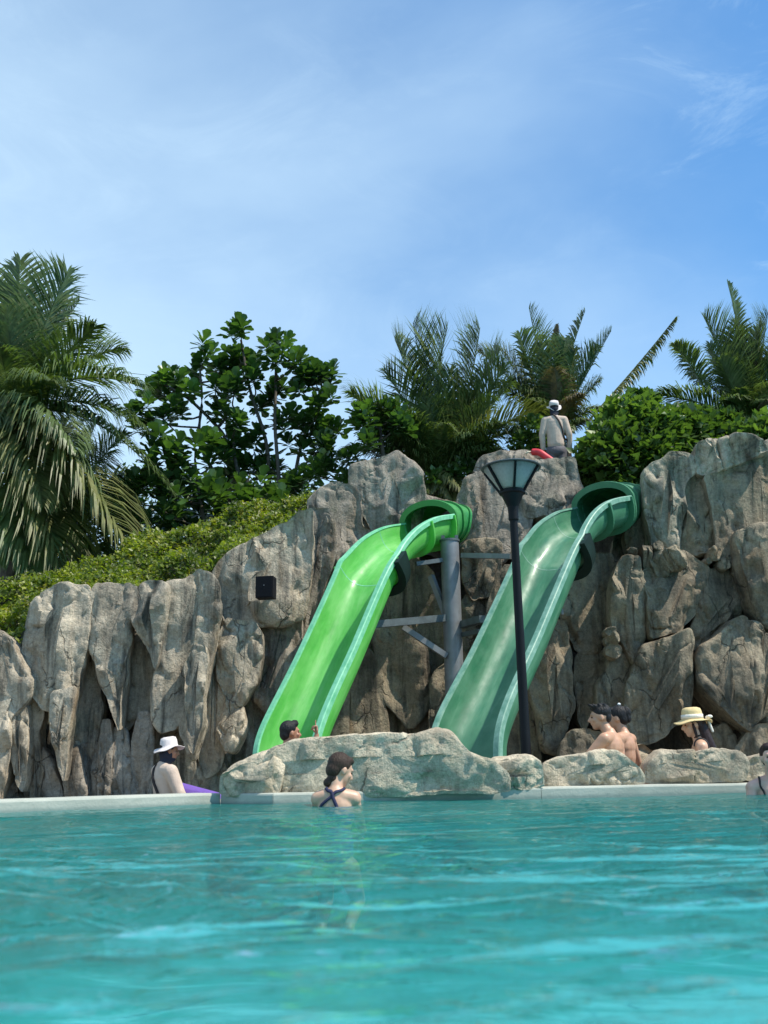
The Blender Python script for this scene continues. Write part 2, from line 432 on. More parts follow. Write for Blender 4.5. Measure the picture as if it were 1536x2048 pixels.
fr = M.t.nodes.new('ShaderNodeFresnel'); fr.inputs['IOR'].default_value = 1.33; M.l(bp.outputs[0], fr.inputs['Normal'])
mx = M.t.nodes.new('ShaderNodeMixShader')
M.l(fr.outputs[0], mx.inputs[0]); M.l(body.outputs[0], mx.inputs[1]); M.l(gl.outputs[0], mx.inputs[2]); M.l(mx.outputs[0], M.out.inputs[0])
WATER = M.m
me = mesh('water', P, grid_faces(len(ys), len(xs)), WATER, True)
w = obj('water', me); w['kind'] = 'structure'

# deck behind the edge and land all round
DECK = simple('wet_deck', (0.20, 0.19, 0.16), 0.6, 0.25, 3, 0.4, 30)
GRASS = simple('lawn', (0.05, 0.08, 0.025), 0.95, 0.3, 2)
V = []
for p in EDGE: V.append([p[0], p[1]+0.3, -0.02])
V += [[40, 60, -0.02], [-40, 60, -0.02]]
put('deck', np.array(V), [(0, 1, 2, 3, 4, 5)], DECK)['kind'] = 'structure'
put('ground', np.array([[-900, -900, -2.6], [900, -900, -2.6], [900, 1500, -2.6], [-900, 1500, -2.6]]), [(0, 1, 2, 3)], GRASS)['kind'] = 'structure'

# ------------------------------------------------------------------ rocks
def rock_mesh(pts, Y, b, seed, mat, nu=84, nv=30, nfac=13, amp=1.0, lean=0.0, boxy=0.38, ridge=1.0, crack=0.5, grow=0.07):
    rs = np.random.RandomState(seed)
    W3 = np.array([at(x, y, Y) for x, y in pts])
    q = W3[:, [0, 2]]
    # closed resample with rounded corners
    for _ in range(1):
        nx = np.roll(q, -1, 0)
        q = np.stack([q*0.88+nx*0.12, q*0.12+nx*0.88], 1).reshape(-1, 2)
    nx = np.roll(q, -1, 0); seg = np.linalg.norm(nx-q, axis=1); cum = np.concatenate([[0], np.cumsum(seg)])
    s = np.arange(nu)/nu*cum[-1]
    qq = np.concatenate([q, q[:1]])
    O = np.stack([np.interp(s, cum, qq[:, 0]), np.interp(s, cum, qq[:, 1])], 1)
    c = (O.min(0)+O.max(0))/2
    cc = O-O.mean(0); w_, v_ = np.linalg.eigh(cc.T @ cc); ax = v_[:, 1]
    if ax[1] < 0: ax = -ax
    c = O.mean(0)
    pr = (O-c) @ ax; pe = (O-c) @ np.array([-ax[1], ax[0]])
    hl = (pr.max()-pr.min())/2; hw = (pe.max()-pe.min())/2
    mid = (pr.max()+pr.min())/2
    k = max(0, hl-hw*0.9)
    grow_ = 1+grow
    A = np.clip(pr, mid-k, mid+k)
    anch = c+A[:, None]*ax
    nb = 9; tt = np.linspace(-k, k, nb)+mid; off = []
    for t in tt:
        near = np.abs(pr-t) < max(hl*0.18, 0.05)
        off.append((pe[near].max()+pe[near].min())/2 if near.sum() > 1 else 0.0)
    anch = anch+np.interp(A, tt, off)[:, None]*np.array([-ax[1], ax[0]])
    ph = np.linspace(0.02, math.pi-0.5, nv)
    r = np.sin(np.minimum(ph, math.pi/2))**boxy
    r = np.where(ph > math.pi/2, 1.0-0.18*(ph-math.pi/2), r)
    d = np.sign(np.cos(ph))*np.abs(np.cos(ph))**0.8
    XZ = anch[None]+(O-anch)[None]*r[:, None, None]*grow_
    zc = O[:, 1]; zr = (XZ[:, :, 1]-zc.min())/(zc.max()-zc.min()+1e-6)
    Yv = Y-b*d[:, None]-0*zr+lean*(zr-0.5)
    P = np.stack([XZ[:, :, 0], Yv, XZ[:, :, 1]], -1).reshape(-1, 3)
    C = np.array([c[0], Y, c[1]])
    S = math.sqrt(hl*hw)
    nrm = (P-np.repeat(np.stack([anch[:, 0], np.full(nu, Y), anch[:, 1]], -1)[None], nv, 0).reshape(-1, 3))
    nrm /= np.linalg.norm(nrm, axis=1)[:, None]+1e-9
    front = np.clip((np.sin(np.minimum(ph, 1.57))**3), 0, 1)
    fr_ = np.repeat(front, nu)
    # planes that shear facets off the front
    for i in range(nfac):
        n = np.array([rs.uniform(-.8, .8), -rs.uniform(0.6, 1.2), rs.uniform(-0.55, 0.6)]); n /= np.linalg.norm(n)
        a = np.array([c[0]+rs.uniform(-.7, .7)*(O[:, 0].max()-O[:, 0].min())/2, 0, c[1]+rs.uniform(-.8, .8)*hl]); a[1] = Y-b*rs.uniform(0.62, 0.92)
        t = (P-a) @ n
        sh = np.maximum(t, 0)/abs(n[1])*0.9
        P[:, 1] += np.where(P[:, 1] < Y, np.minimum(sh, (Y-P[:, 1])*0.8), 0)
    k1 = 1.0/max(S, 0.15)
    dsp = 0.10*S*amp*fbm(P*k1*1.1+seed, seed % 97, 3)
    dsp += ridge*0.055*amp*fbm(P*np.array([3.6, 3.0, 0.75])+seed*1.7, seed % 89, 3)
    rg = 1-np.abs(fbm(P*np.array([1.8, 1.8, 1.0])*1.3+seed*0.3, seed % 83, 3)); dsp += 0.03*amp*(rg-0.6)
    dsp += 0.018*amp*fbm(P*7.0, seed % 71, 3)
    if crack:
        Pw = P+0.22*np.stack([fbm(P*1.7+5*i, 11+i, 3) for i in range(3)], 1)
        e, _ = voro(Pw*np.array([1.5, 1.0, 0.8])*1.1+seed*0.11, seed % 61)
        dsp -= crack*0.055*np.exp(-(e/0.045)**2)
        dsp += crack*0.07*(_-0.5)
        e2, c2 = voro(Pw*np.array([3.6, 2.6, 1.9])+seed*0.07, seed % 53)
        dsp += crack*0.05*(c2-0.5)-crack*0.02*np.exp(-(e2/0.05)**2)
    edge_keep = 0.45+0.55*(1-fr_)
    P = P+nrm*(dsp*edge_keep)[:, None]
    Fc = grid_faces(nv, nu, True)
    V = P
    fl = [tuple(f) for f in Fc]
    fl.append(tuple(range(nu))[::-1]); fl.append(tuple((nv-1)*nu+i for i in range(nu)))
    return V, fl
_seed = [100]
def rock(parent, crop, pts, Y, b, mat, name='rock', **k):
    _seed[0] += 13
    V, Fc = rock_mesh(cv(crop, pts), Y, b, _seed[0], mat, **k)
    o = put(name, V, Fc, mat, parent)
    o.data.polygons.foreach_set('use_smooth', np.ones(len(o.data.polygons), bool))
    o.data.set_sharp_from_angle(angle=rad(38))
    return o
def circ(x, y, r, sx=1.0):
    return [(x+r*sx*math.cos(a)*random.uniform(.85, 1.1), y+r*math.sin(a)*random.uniform(.85, 1.1)) for a in np.linspace(0, 2*math.pi, 10)[:-1]]

base = at(220, 1600, 13); base[2] = 0
CL = empty('rock_cliff', base, 'left grey cliff of dripping rock columns below the yellow green creepers', 'cliff')
E = lambda pts, Y, b, **k: rock(CL, 'E', pts, Y, b, ROCK_L, **k)
EL = lambda pts, Y, b, **k: rock(CL, 'E', pts, Y+.16, b*.8, ROCK_C, **k)
E([(-90, 430), (20, 445), (70, 490), (115, 600), (168, 700), (160, 790), (120, 860), (60, 920), (30, 1010), (-90, 1010)], 12.75, .45)
E([(-90, 860), (45, 870), (65, 1040), (55, 1150), (30, 1280), (0, 1400), (-90, 1400)], 12.8, .35)
E([(60, 860), (125, 800), (155, 900), (162, 1100), (150, 1260), (125, 1335), (95, 1290), (70, 1180), (60, 1000)], 12.85, .35)
E([(180, 290), (240, 230), (310, 192), (400, 200), (470, 205), (507, 255), (492, 300), (482, 400), (470, 500), (452, 600), (430, 700), (418, 790), (390, 860), (300, 880), (230, 870), (175, 800), (165, 700), (120, 560), (130, 480), (160, 350)], 12.9, .5, nu=120, nv=40)
E([(280, 780), (418, 750), (402, 880), (385, 1000), (370, 1100), (360, 1220), (345, 1275), (325, 1200), (310, 1100), (290, 1000), (275, 900)], 12.8, .3)
E([(165, 760), (225, 800), (242, 900), (215, 1000), (225, 1100), (238, 1200), (215, 1390), (170, 1390), (150, 1250), (160, 1100), (150, 950)], 13.05, .3)
E([(505, 250), (540, 200), (620, 200), (700, 188), (760, 215), (800, 280), (770, 340), (705, 400), (707, 500), (692, 600), (692, 700), (675, 800), (665, 900), (650, 995), (625, 930), (600, 850), (560, 740), (540, 620), (500, 560), (470, 500), (490, 400), (510, 330)], 12.95, .45, nu=120, nv=40)
E([(470, 480), (540, 600), (562, 760), (560, 900), (530, 1050), (490, 1160), (430, 1120), (400, 980), (420, 850), (445, 650)], 13.3, .3)
E([(745, 230), (800, 170), (880, 168), (918, 200), (915, 300), (903, 400), (890, 500), (870, 620), (850, 660), (820, 560), (780, 480), (740, 400), (720, 320)], 12.95, .42)
E([(690, 380), (790, 500), (860, 650), (860, 800), (845, 950), (760, 920), (700, 1000), (670, 930), (680, 700)], 13.45, .25)
E([(912, 210), (950, 180), (1020, 170), (1088, 103), (1150, 140), (1192, 200), (1197, 300), (1182, 400), (1172, 520), (1152, 620), (1132, 750), (1117, 850), (1117, 950), (1090, 1040), (1065, 1125), (1040, 1135), (1012, 1060), (985, 960), (940, 980), (890, 1010), (850, 960), (845, 800), (880, 600), (900, 450), (912, 300)], 13.05, .5, nu=140, nv=44)
E([(1010, 620), (1060, 520), (1130, 520), (1140, 640), (1120, 800), (1115, 960), (1085, 1050), (1060, 1130), (1030, 1090), (1020, 900)], 12.8, .35)
EL([(560, 930), (605, 930), (618, 1080), (612, 1250), (602, 1390), (540, 1390), (535, 1200), (548, 1060)], 12.95, .28)
EL([(440, 1070), (530, 1030), (548, 1200), (542, 1390), (470, 1390), (440, 1250)], 13.1, .28)
EL([(370, 1080), (430, 1080), (452, 1230), (478, 1390), (370, 1390), (350, 1270)], 12.95, .28)
EL([(240, 1080), (290, 1170), (335, 1300), (345, 1390), (230, 1390), (235, 1200)], 13.0, .28)
EL([(620, 980), (690, 980), (722, 1150), (722, 1390), (608, 1390), (608, 1150)], 13.05, .28)
EL([(755, 890), (822, 890), (838, 1020), (833, 1200), (823, 1390), (715, 1390), (708, 1150), (735, 1000)], 13.0, .32)
EL([(20, 1190), (60, 1180), (105, 1300), (112, 1390), (5, 1390)], 12.9, .25)
E([(1150, 260), (1232, 380), (1250, 700), (1250, 1000), (1210, 1200), (1130, 1260), (1070, 1150), (1090, 950), (1110, 750), (1140, 520)], 13.5, .35)
E([(860, 980), (1000, 980), (1060, 1150), (1090, 1400), (830, 1400), (830, 1150)], 13.5, .25)
E([(1080, 1140), (1220, 1150), (1260, 1250), (1260, 1400), (1080, 1400)], 13.6, .25)
E([(1240, 380), (1390, 395), (1445, 470), (1440, 600), (1420, 720), (1330, 850), (1250, 880), (1200, 700), (1200, 520)], 13.45, .4)
E([(1250, 830), (1330, 850), (1350, 1000), (1290, 1110), (1240, 1100), (1190, 1000)], 13.5, .35)

base = at(760, 1500, 15); base[2] = 0
CC = empty('rock_cliff', base, 'tall slate grey cliff behind the two slides, with the loudspeaker on its left part', 'cliff')
Pc = lambda pts, Y, b, mat=ROCK_C, **k: rock(CC, 'P', pts, Y, b, mat, **k)
Pc([(430, 1150), (445, 1120), (500, 1085), (560, 1050), (600, 1020), (624, 1018), (626, 1080), (622, 1130), (612, 1200), (600, 1235), (560, 1245), (480, 1250), (440, 1250), (434, 1200)], 14.0, .5, ROCK_L, nu=130, nv=44)
Pc([(525, 1225), (602, 1215), (603, 1320), (575, 1400), (540, 1430), (508, 1400), (522, 1330)], 14.2, .4)
Pc([(395, 1390), (470, 1400), (505, 1390), (512, 1500), (505, 1590), (395, 1590)], 14.0, .35)
Pc([(500, 1400), (560, 1390), (600, 1450), (590, 1590), (500, 1590)], 14.4, .35)
Pc([(612, 1010), (665, 1020), (672, 1100), (655, 1160), (625, 1260), (600, 1340), (592, 1240), (610, 1180)], 14.6, .35)
Pc([(615, 1005), (640, 978), (665, 964), (700, 970), (720, 990), (726, 1050), (745, 1065), (705, 1105), (660, 1145), (630, 1105), (618, 1040)], 15.0, .5, nu=110, nv=40)
Pc([(703, 935), (730, 925), (765, 916), (795, 904), (812, 922), (835, 942), (847, 985), (850, 1012), (830, 1060), (790, 1080), (750, 1070), (732, 1040), (718, 1000), (704, 970)], 15.1, .6, nu=120, nv=44, boxy=.36)
Pc([(690, 1040), (760, 1045), (760, 1110), (700, 1180), (650, 1200), (650, 1130)], 15.2, .4)
Pc([(780, 1100), (865, 1130), (885, 1250), (895, 1400), (870, 1510), (760, 1510), (715, 1420), (740, 1300)], 15.2, .4, ROCK_R)
Pc([(600, 1330), (690, 1250), (760, 1330), (775, 1540), (600, 1540)], 14.9, .35, ROCK_R)
Pc([(740, 1250), (800, 1245), (850, 1290), (870, 1400), (820, 1460), (770, 1400)], 14.9, .35, ROCK_R)
Pc([(830, 985), (880, 1000), (935, 1010), (935, 1090), (890, 1120), (830, 1100)], 16.4, .4)
Pc([(922, 990), (933, 960), (980, 938), (1010, 925), (1045, 950), (1066, 1000), (1055, 1070), (1010, 1120), (960, 1150), (918, 1090), (916, 1025)], 15.2, .55, nu=120, nv=42)
Pc([(1040, 970), (1052, 925), (1100, 920), (1148, 915), (1158, 955), (1172, 990), (1145, 1030), (1090, 1040), (1050, 1040)], 15.3, .5, nu=100, nv=40)
Pc([(948, 945), (962, 918), (1000, 905), (1062, 903), (1095, 922), (1085, 965), (1000, 980)], 15.7, .4)
Pc([(926, 1085), (1000, 1082), (1003, 1140), (985, 1190), (945, 1205), (926, 1160)], 14.8, .35, ROCK_R)
Pc([(925, 1190), (990, 1180), (975, 1270), (930, 1340), (900, 1300)], 14.9, .4, ROCK_R)
Pc([(862, 1350), (930, 1290), (960, 1400), (930, 1540), (855, 1540)], 14.8, .35, ROCK_R)
Pc([(1000, 1130), (1090, 1150), (1100, 1300), (1050, 1500), (960, 1520), (960, 1300)], 14.6, .35, ROCK_R)

base = at(1350, 1500, 13); base[2] = 0
CRt = empty('rock_cliff', base, 'right brown cliff of large stacked slabs, right of the dark green slide', 'cliff')
Fq = lambda pts, Y, b, **k: rock(CRt, 'F', pts, Y, b, ROCK_R, **k)
Dq = lambda pts, Y, b, mat=ROCK_R, **k: rock(CRt, 'D', pts, Y, b, mat, **k)
Fq([(320, 120), (420, 80), (560, 80), (592, 160), (572, 250), (566, 400), (570, 500), (560, 560), (520, 645), (470, 695), (400, 705), (340, 675), (300, 600), (268, 480), (285, 350), (330, 250)], 13.9, .5, nu=110, nv=40)
Fq([(635, 98), (742, 98), (752, 200), (765, 350), (770, 500), (765, 620), (722, 775), (700, 765), (640, 650), (580, 560), (564, 450), (570, 250), (600, 150)], 13.5, .5, nu=100, nv=40)
Fq([(742, 38), (802, 48), (802, 130), (790, 220), (755, 180)], 13.6, .3)
Fq([(805, 75), (892, 72), (908, 130), (915, 230), (850, 240), (800, 140)], 13.5, .3)
Fq([(765, 180), (900, 160), (930, 100), (1010, 80), (1100, 120), (1168, 170), (1162, 300), (1115, 430), (1000, 565), (900, 605), (790, 625), (772, 500), (766, 300)], 13.55, .55, nu=130, nv=46)
Fq([(890, 70), (950, 38), (1015, 80), (1010, 180), (930, 190)], 13.35, .3)
Fq([(1165, 188), (1312, 188), (1335, 250), (1362, 380), (1352, 470), (1280, 565), (1200, 590), (1150, 650), (1110, 730), (1065, 660), (1040, 575), (1105, 430), (1155, 300)], 13.65, .5, nu=110, nv=40)
for x, y, r in ((1195, 95, 50), (1250, 160, 42), (1298, 128, 44), (695, 80, 38), (1325, 210, 26), (1160, 135, 30), (845, 50, 34)):
    Fq(circ(x, y, r), 13.6, .22, nu=40, nv=18, nfac=4)
Fq([(1335, -40), (1450, -90), (1620, -60), (1620, 560), (1500, 540), (1420, 420), (1350, 200)], 13.3, .6, nu=120, nv=44)
Fq([(720, 770), (770, 650), (900, 610), (1020, 568), (1052, 620), (1057, 800), (1062, 950), (1050, 1060), (980, 1150), (850, 1245), (760, 1260), (680, 1210), (652, 1100), (680, 900)], 13.35, .6, nu=130, nv=46)
Fq([(1300, 500), (1370, 468), (1403, 490), (1403, 620), (1393, 800), (1388, 1000), (1392, 1190), (1300, 1130), (1180, 1010), (1098, 900), (1088, 760), (1135, 650), (1225, 580)], 13.25, .55, nu=110, nv=44)
Fq([(1402, 508), (1470, 506), (1510, 570), (1620, 590), (1620, 1040), (1480, 1110), (1420, 1190), (1396, 1190), (1386, 1000), (1392, 700)], 13.2, .55, nu=110, nv=44)
Fq([(80, 520), (190, 478), (285, 500), (312, 700), (322, 900), (335, 1050), (262, 1220), (250, 1330), (150, 1300), (110, 1100), (55, 900), (55, 700)], 13.8, .45, nu=110, nv=40)
Fq([(350, 705), (470, 695), (545, 680), (565, 800), (485, 900), (475, 1050), (400, 1180), (350, 1120), (325, 900)], 13.9, .35)
Fq([(560, 690), (600, 670), (712, 780), (692, 900), (662, 1050), (655, 1230), (560, 1200), (480, 1050), (478, 900), (540, 800)], 13.6, .4)
for x, y, r in ((552, 572, 34), (560, 625, 48), (580, 690, 55)): Fq(circ(x, y, r), 13.4, .22, nu=40, nv=18, nfac=4)
Fq([(250, 1290), (300, 1190), (420, 1170), (540, 1190), (560, 1480), (240, 1480)], 13.3, .35)
Fq([(1180, 1180), (1260, 1130), (1325, 1220), (1360, 1480), (1180, 1480)], 13.4, .3)
Fq([(1340, 1290), (1400, 1190), (1480, 1140), (1640, 1110), (1640, 1480), (1340, 1480)], 13.1, .4)
Fq([(-80, 820), (50, 830), (110, 1100), (140, 1480), (-80, 1480)], 14.3, .3)
Dq([(570, 1455), (620, 1410), (700, 1385), (740, 1338), (860, 1343), (925, 1380), (935, 1460), (875, 1540), (858, 1600), (858, 1750), (840, 1900), (810, 2070), (620, 2070), (598, 1900), (565, 1740), (566, 1560)], 13.7, .5, ROCK_L, nu=130, nv=44)
Dq([(850, 1540), (940, 1495), (1003, 1515), (1045, 1700), (1085, 1900), (1095, 2090), (810, 2090), (845, 1850), (855, 1700)], 13.8, .45, nu=110, nv=40)
Dq([(935, 1262), (1050, 1243), (1115, 1248), (1155, 1440), (1090, 1485), (1000, 1510), (945, 1485), (925, 1380)], 13.65, .4, ROCK_L)
Dq([(1105, 1255), (1200, 1222), (1300, 1238), (1400, 1278), (1445, 1350), (1300, 1405), (1180, 1450), (1140, 1460)], 13.6, .45, ROCK_L)
Dq([(1130, 1460), (1300, 1405), (1480, 1330), (1640, 1290), (1640, 2180), (1300, 2180), (1100, 2130), (1080, 1850), (1040, 1650), (1005, 1510)], 13.6, .6, nu=140, nv=50)
Dq([(1415, 1262), (1500, 1240), (1640, 1250), (1640, 1350), (1450, 1355)], 13.8, .35, ROCK_L)
Dq([(470, 1800), (600, 1700), (640, 1900), (650, 2100), (560, 2150), (430, 2080), (400, 1950)], 14.2, .35)
Dq([(330, 1930), (480, 1880), (560, 2150), (500, 2400), (300, 2300)], 14.4, .35)

# recessed face behind the rocks: shade of the gaps painted as darker rock, one sheet with depth, its top running back into the land
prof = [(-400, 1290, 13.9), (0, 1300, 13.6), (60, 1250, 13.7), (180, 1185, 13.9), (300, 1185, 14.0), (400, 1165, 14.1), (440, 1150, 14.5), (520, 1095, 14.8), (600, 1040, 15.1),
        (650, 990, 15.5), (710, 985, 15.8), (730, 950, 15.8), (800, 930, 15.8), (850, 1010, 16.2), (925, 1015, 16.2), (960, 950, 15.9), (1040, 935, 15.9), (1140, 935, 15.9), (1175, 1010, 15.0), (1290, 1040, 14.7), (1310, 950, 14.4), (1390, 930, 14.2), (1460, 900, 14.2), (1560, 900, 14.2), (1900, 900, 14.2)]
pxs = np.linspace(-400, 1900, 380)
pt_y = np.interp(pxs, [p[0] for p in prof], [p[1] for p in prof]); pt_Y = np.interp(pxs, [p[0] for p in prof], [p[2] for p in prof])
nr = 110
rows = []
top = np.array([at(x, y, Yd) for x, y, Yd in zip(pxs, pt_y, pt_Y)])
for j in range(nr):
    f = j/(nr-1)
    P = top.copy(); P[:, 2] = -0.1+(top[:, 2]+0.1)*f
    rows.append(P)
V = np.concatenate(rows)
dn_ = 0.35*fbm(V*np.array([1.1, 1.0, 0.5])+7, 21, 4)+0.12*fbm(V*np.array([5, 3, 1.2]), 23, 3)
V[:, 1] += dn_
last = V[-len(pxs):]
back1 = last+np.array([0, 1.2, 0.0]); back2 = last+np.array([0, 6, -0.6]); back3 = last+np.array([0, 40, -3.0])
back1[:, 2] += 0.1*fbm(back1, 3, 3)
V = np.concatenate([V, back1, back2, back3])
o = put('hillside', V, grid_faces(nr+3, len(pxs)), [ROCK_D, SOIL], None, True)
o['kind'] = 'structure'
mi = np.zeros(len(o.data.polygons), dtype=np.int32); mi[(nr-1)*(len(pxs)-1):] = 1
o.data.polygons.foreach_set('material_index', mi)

# low cream boulders on the pool edge
def boulder(pts, Y, b, label, cat='boulder', mat=ROCK_B, **k):
    _seed[0] += 13
    V, Fc = rock_mesh(pts, Y, b, _seed[0], mat, **k)
    o = put('boulder', V, Fc, mat); tag(o, label, cat, 'boulders along the pool edge')
    o.data.polygons.foreach_set('use_smooth', np.ones(len(o.data.polygons), bool)); o.data.set_sharp_from_angle(angle=rad(40))
    return o
kw = dict(nu=170, nv=60, boxy=.36, grow=0.04, ridge=.15, amp=1.0, crack=.35, nfac=14, lean=.45)
boulder([(440, 1592), (442, 1548), (470, 1530), (520, 1502), (548, 1494), (575, 1505), (570, 1540), (560, 1594)], 8.35, .30, 'sloping grey boulder at the left end of the row, nearest the seated lifeguard', **kw)
boulder([(503, 1592), (510, 1540), (540, 1500), (575, 1485), (640, 1478), (700, 1471), (760, 1468), (830, 1472), (868, 1465), (900, 1467), (925, 1490), (945, 1510), (985, 1520), (1015, 1545), (1020, 1586), (700, 1592)], 8.30, .36, 'largest long cream boulder, right behind the swimmer in the blue swimsuit', **kw)
boulder([(965, 1582), (972, 1530), (990, 1514), (1020, 1511), (1062, 1507), (1085, 1525), (1090, 1578)], 8.6, .28, 'low flat cream boulder at the foot of the black lamp post', **kw)
boulder([(1080, 1576), (1086, 1530), (1120, 1513), (1180, 1505), (1230, 1502), (1252, 1512), (1275, 1530), (1289, 1550), (1289, 1568)], 8.92, .30, 'rounded cream boulder in front of the bare backed couple', **kw)
boulder([(1284, 1568), (1295, 1530), (1325, 1500), (1380, 1503), (1440, 1497), (1488, 1508), (1498, 1530), (1490, 1562)], 9.2, .32, 'cream boulder with a shaded front below the woman in the straw hat', **kw)
boulder([(1478, 1562), (1500, 1515), (1540, 1506), (1620, 1504), (1640, 1562)], 9.35, .32, 'greenish boulder at the right border behind the partly seen bather', **kw)
boulder([(1240, 1520), (1252, 1490), (1285, 1484), (1310, 1500), (1322, 1530), (1290, 1550), (1245, 1548)], 10.2, .25, 'dark brown boulder between the bare backed couple and the straw hat woman', mat=ROCK_R, nu=80, nv=30)
# ------------------------------------------------------------------ slides
def slide_mat(name, dark, mid, light, trans, rough=0.22):
    M = MT(name, rough)
    M.b.inputs['Coat Weight'].default_value = 0.30; M.b.inputs['Coat Roughness'].default_value = 0.18
    uvn = M.t.nodes.new('ShaderNodeUVMap'); uvn.uv_map = 'UVMap'
    st = M.noise(1.0, 6, 0.6, 0.2, M.map((1.2, 16, 1), uvn.outputs[0]))
    c = M.ramp(st, [(0.28, dark), (0.5, mid), (0.75, light)])
    big = M.noise(1.4, 4, 0.6)
    c = M.mix(M.ramp(big, [(0.42, 0.0), (0.75, 0.5)]), c, light)
    M.col(c)
    M.b.inputs['Emission Strength'].default_value = 0
    tr = M.t.nodes.new('ShaderNodeBsdfTranslucent'); M.l(M.mix(1.0, c, (1.6, 1.9, 0.9), 'MULTIPLY'), tr.inputs[0])
    mx = M.t.nodes.new('ShaderNodeMixShader'); mx.inputs[0].default_value = trans
    M.l(M.b.outputs[0], mx.inputs[1]); M.l(tr.outputs[0], mx.inputs[2]); M.l(mx.outputs[0], M.out.inputs[0])
    M.l(M.ramp(M.noise(5, 5), [(0.35, 0.38), (0.65, 0.62)]), M.b.inputs['Roughness'])
    M.bump(M.noise(1.0, 5, 0.6, 0.4, M.map((7, 22, 1), uvn.outputs[0])), 0.25, 0.012)
    return M.m
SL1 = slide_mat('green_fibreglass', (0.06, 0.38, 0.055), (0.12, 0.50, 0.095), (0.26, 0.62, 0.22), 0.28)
SL1D = slide_mat('green_fibreglass_painted_shade', (0.02, 0.19, 0.045), (0.03, 0.24, 0.055), (0.06, 0.32, 0.09), 0.04)  # same fibreglass, with the tube's shade put into a darker green
SL2 = slide_mat('dark_green_fibreglass', (0.018, 0.125, 0.062), (0.04, 0.185, 0.095), (0.13, 0.30, 0.19), 0.10)
def rim_mat(name, a, b):
    M = MT(name, 0.5)
    c = M.ramp(M.noise(9, 6, 0.65), [(0.3, a), (0.7, b)]); M.col(c); M.bump(M.noise(40, 4), 0.2, 0.01); return M.m
RIM1 = rim_mat('faded_green_rim', (0.10, 0.42, 0.22), (0.24, 0.60, 0.38))
RIM2 = rim_mat('faded_teal_rim', (0.08, 0.23, 0.16), (0.25, 0.42, 0.33))
SEAM = simple('seam_sealant', (0.30, 0.55, 0.38), 0.5)
GALV = simple('galvanised_steel', (0.20, 0.21, 0.22), 0.5, 0.2, 5, 0.15, 40, Metallic=0.3)
GALV_D = simple('weathered_steel', (0.09, 0.11, 0.115), 0.55, 0.3, 6, 0.2, 40, Metallic=0.3)

def smooth_path(K, n):
    K = np.asarray(K, float); m_ = len(K)
    Kp = np.concatenate([[2*K[0]-K[1]], K, [2*K[-1]-K[-2]]])
    out = []
    for t in np.linspace(0, m_-1, n):
        i = min(int(t), m_-2); u = t-i
        p0, p1, p2, p3 = Kp[i:i+4]
        out.append(0.5*((2*p1)+(-p0+p2)*u+(2*p0-5*p1+4*p2-p3)*u*u+(-p0+3*p1-3*p2+p3)*u**3))
    return np.array(out)
def frames(P):
    T = np.gradient(P, axis=0); T /= np.linalg.norm(T, axis=1)[:, None]
    return T
def arc_section(Wd, D, n=22):
    th = np.linspace(0, math.pi, n)
    cx = -np.cos(th); sy = np.sin(th)
    x = Wd/2*np.sign(cx)*np.abs(cx)**0.62; y = -D*np.abs(sy)**0.72
    return np.stack([x, y], 1)
def sweep(P, Rv, Nv, sec, close=False):
    """sec: (m,2) or (len(P),m,2) in right / normal coordinates"""
    sec = np.asarray(sec, float)
    if sec.ndim == 2: sec = np.repeat(sec[None], len(P), 0)
    V = P[:, None, :]+sec[:, :, 0:1]*Rv[:, None, :]+sec[:, :, 1:2]*Nv[:, None, :]
    m_ = sec.shape[1]
    s = np.concatenate([[0], np.cumsum(np.linalg.norm(np.diff(P, axis=0), axis=1))])
    uv = np.stack([np.repeat(s[:, None], m_, 1), np.repeat(np.linspace(0, 1, m_)[None], len(P), 0)], -1).reshape(-1, 2)
    return V.reshape(-1, 3), grid_faces(len(P), m_, close), uv
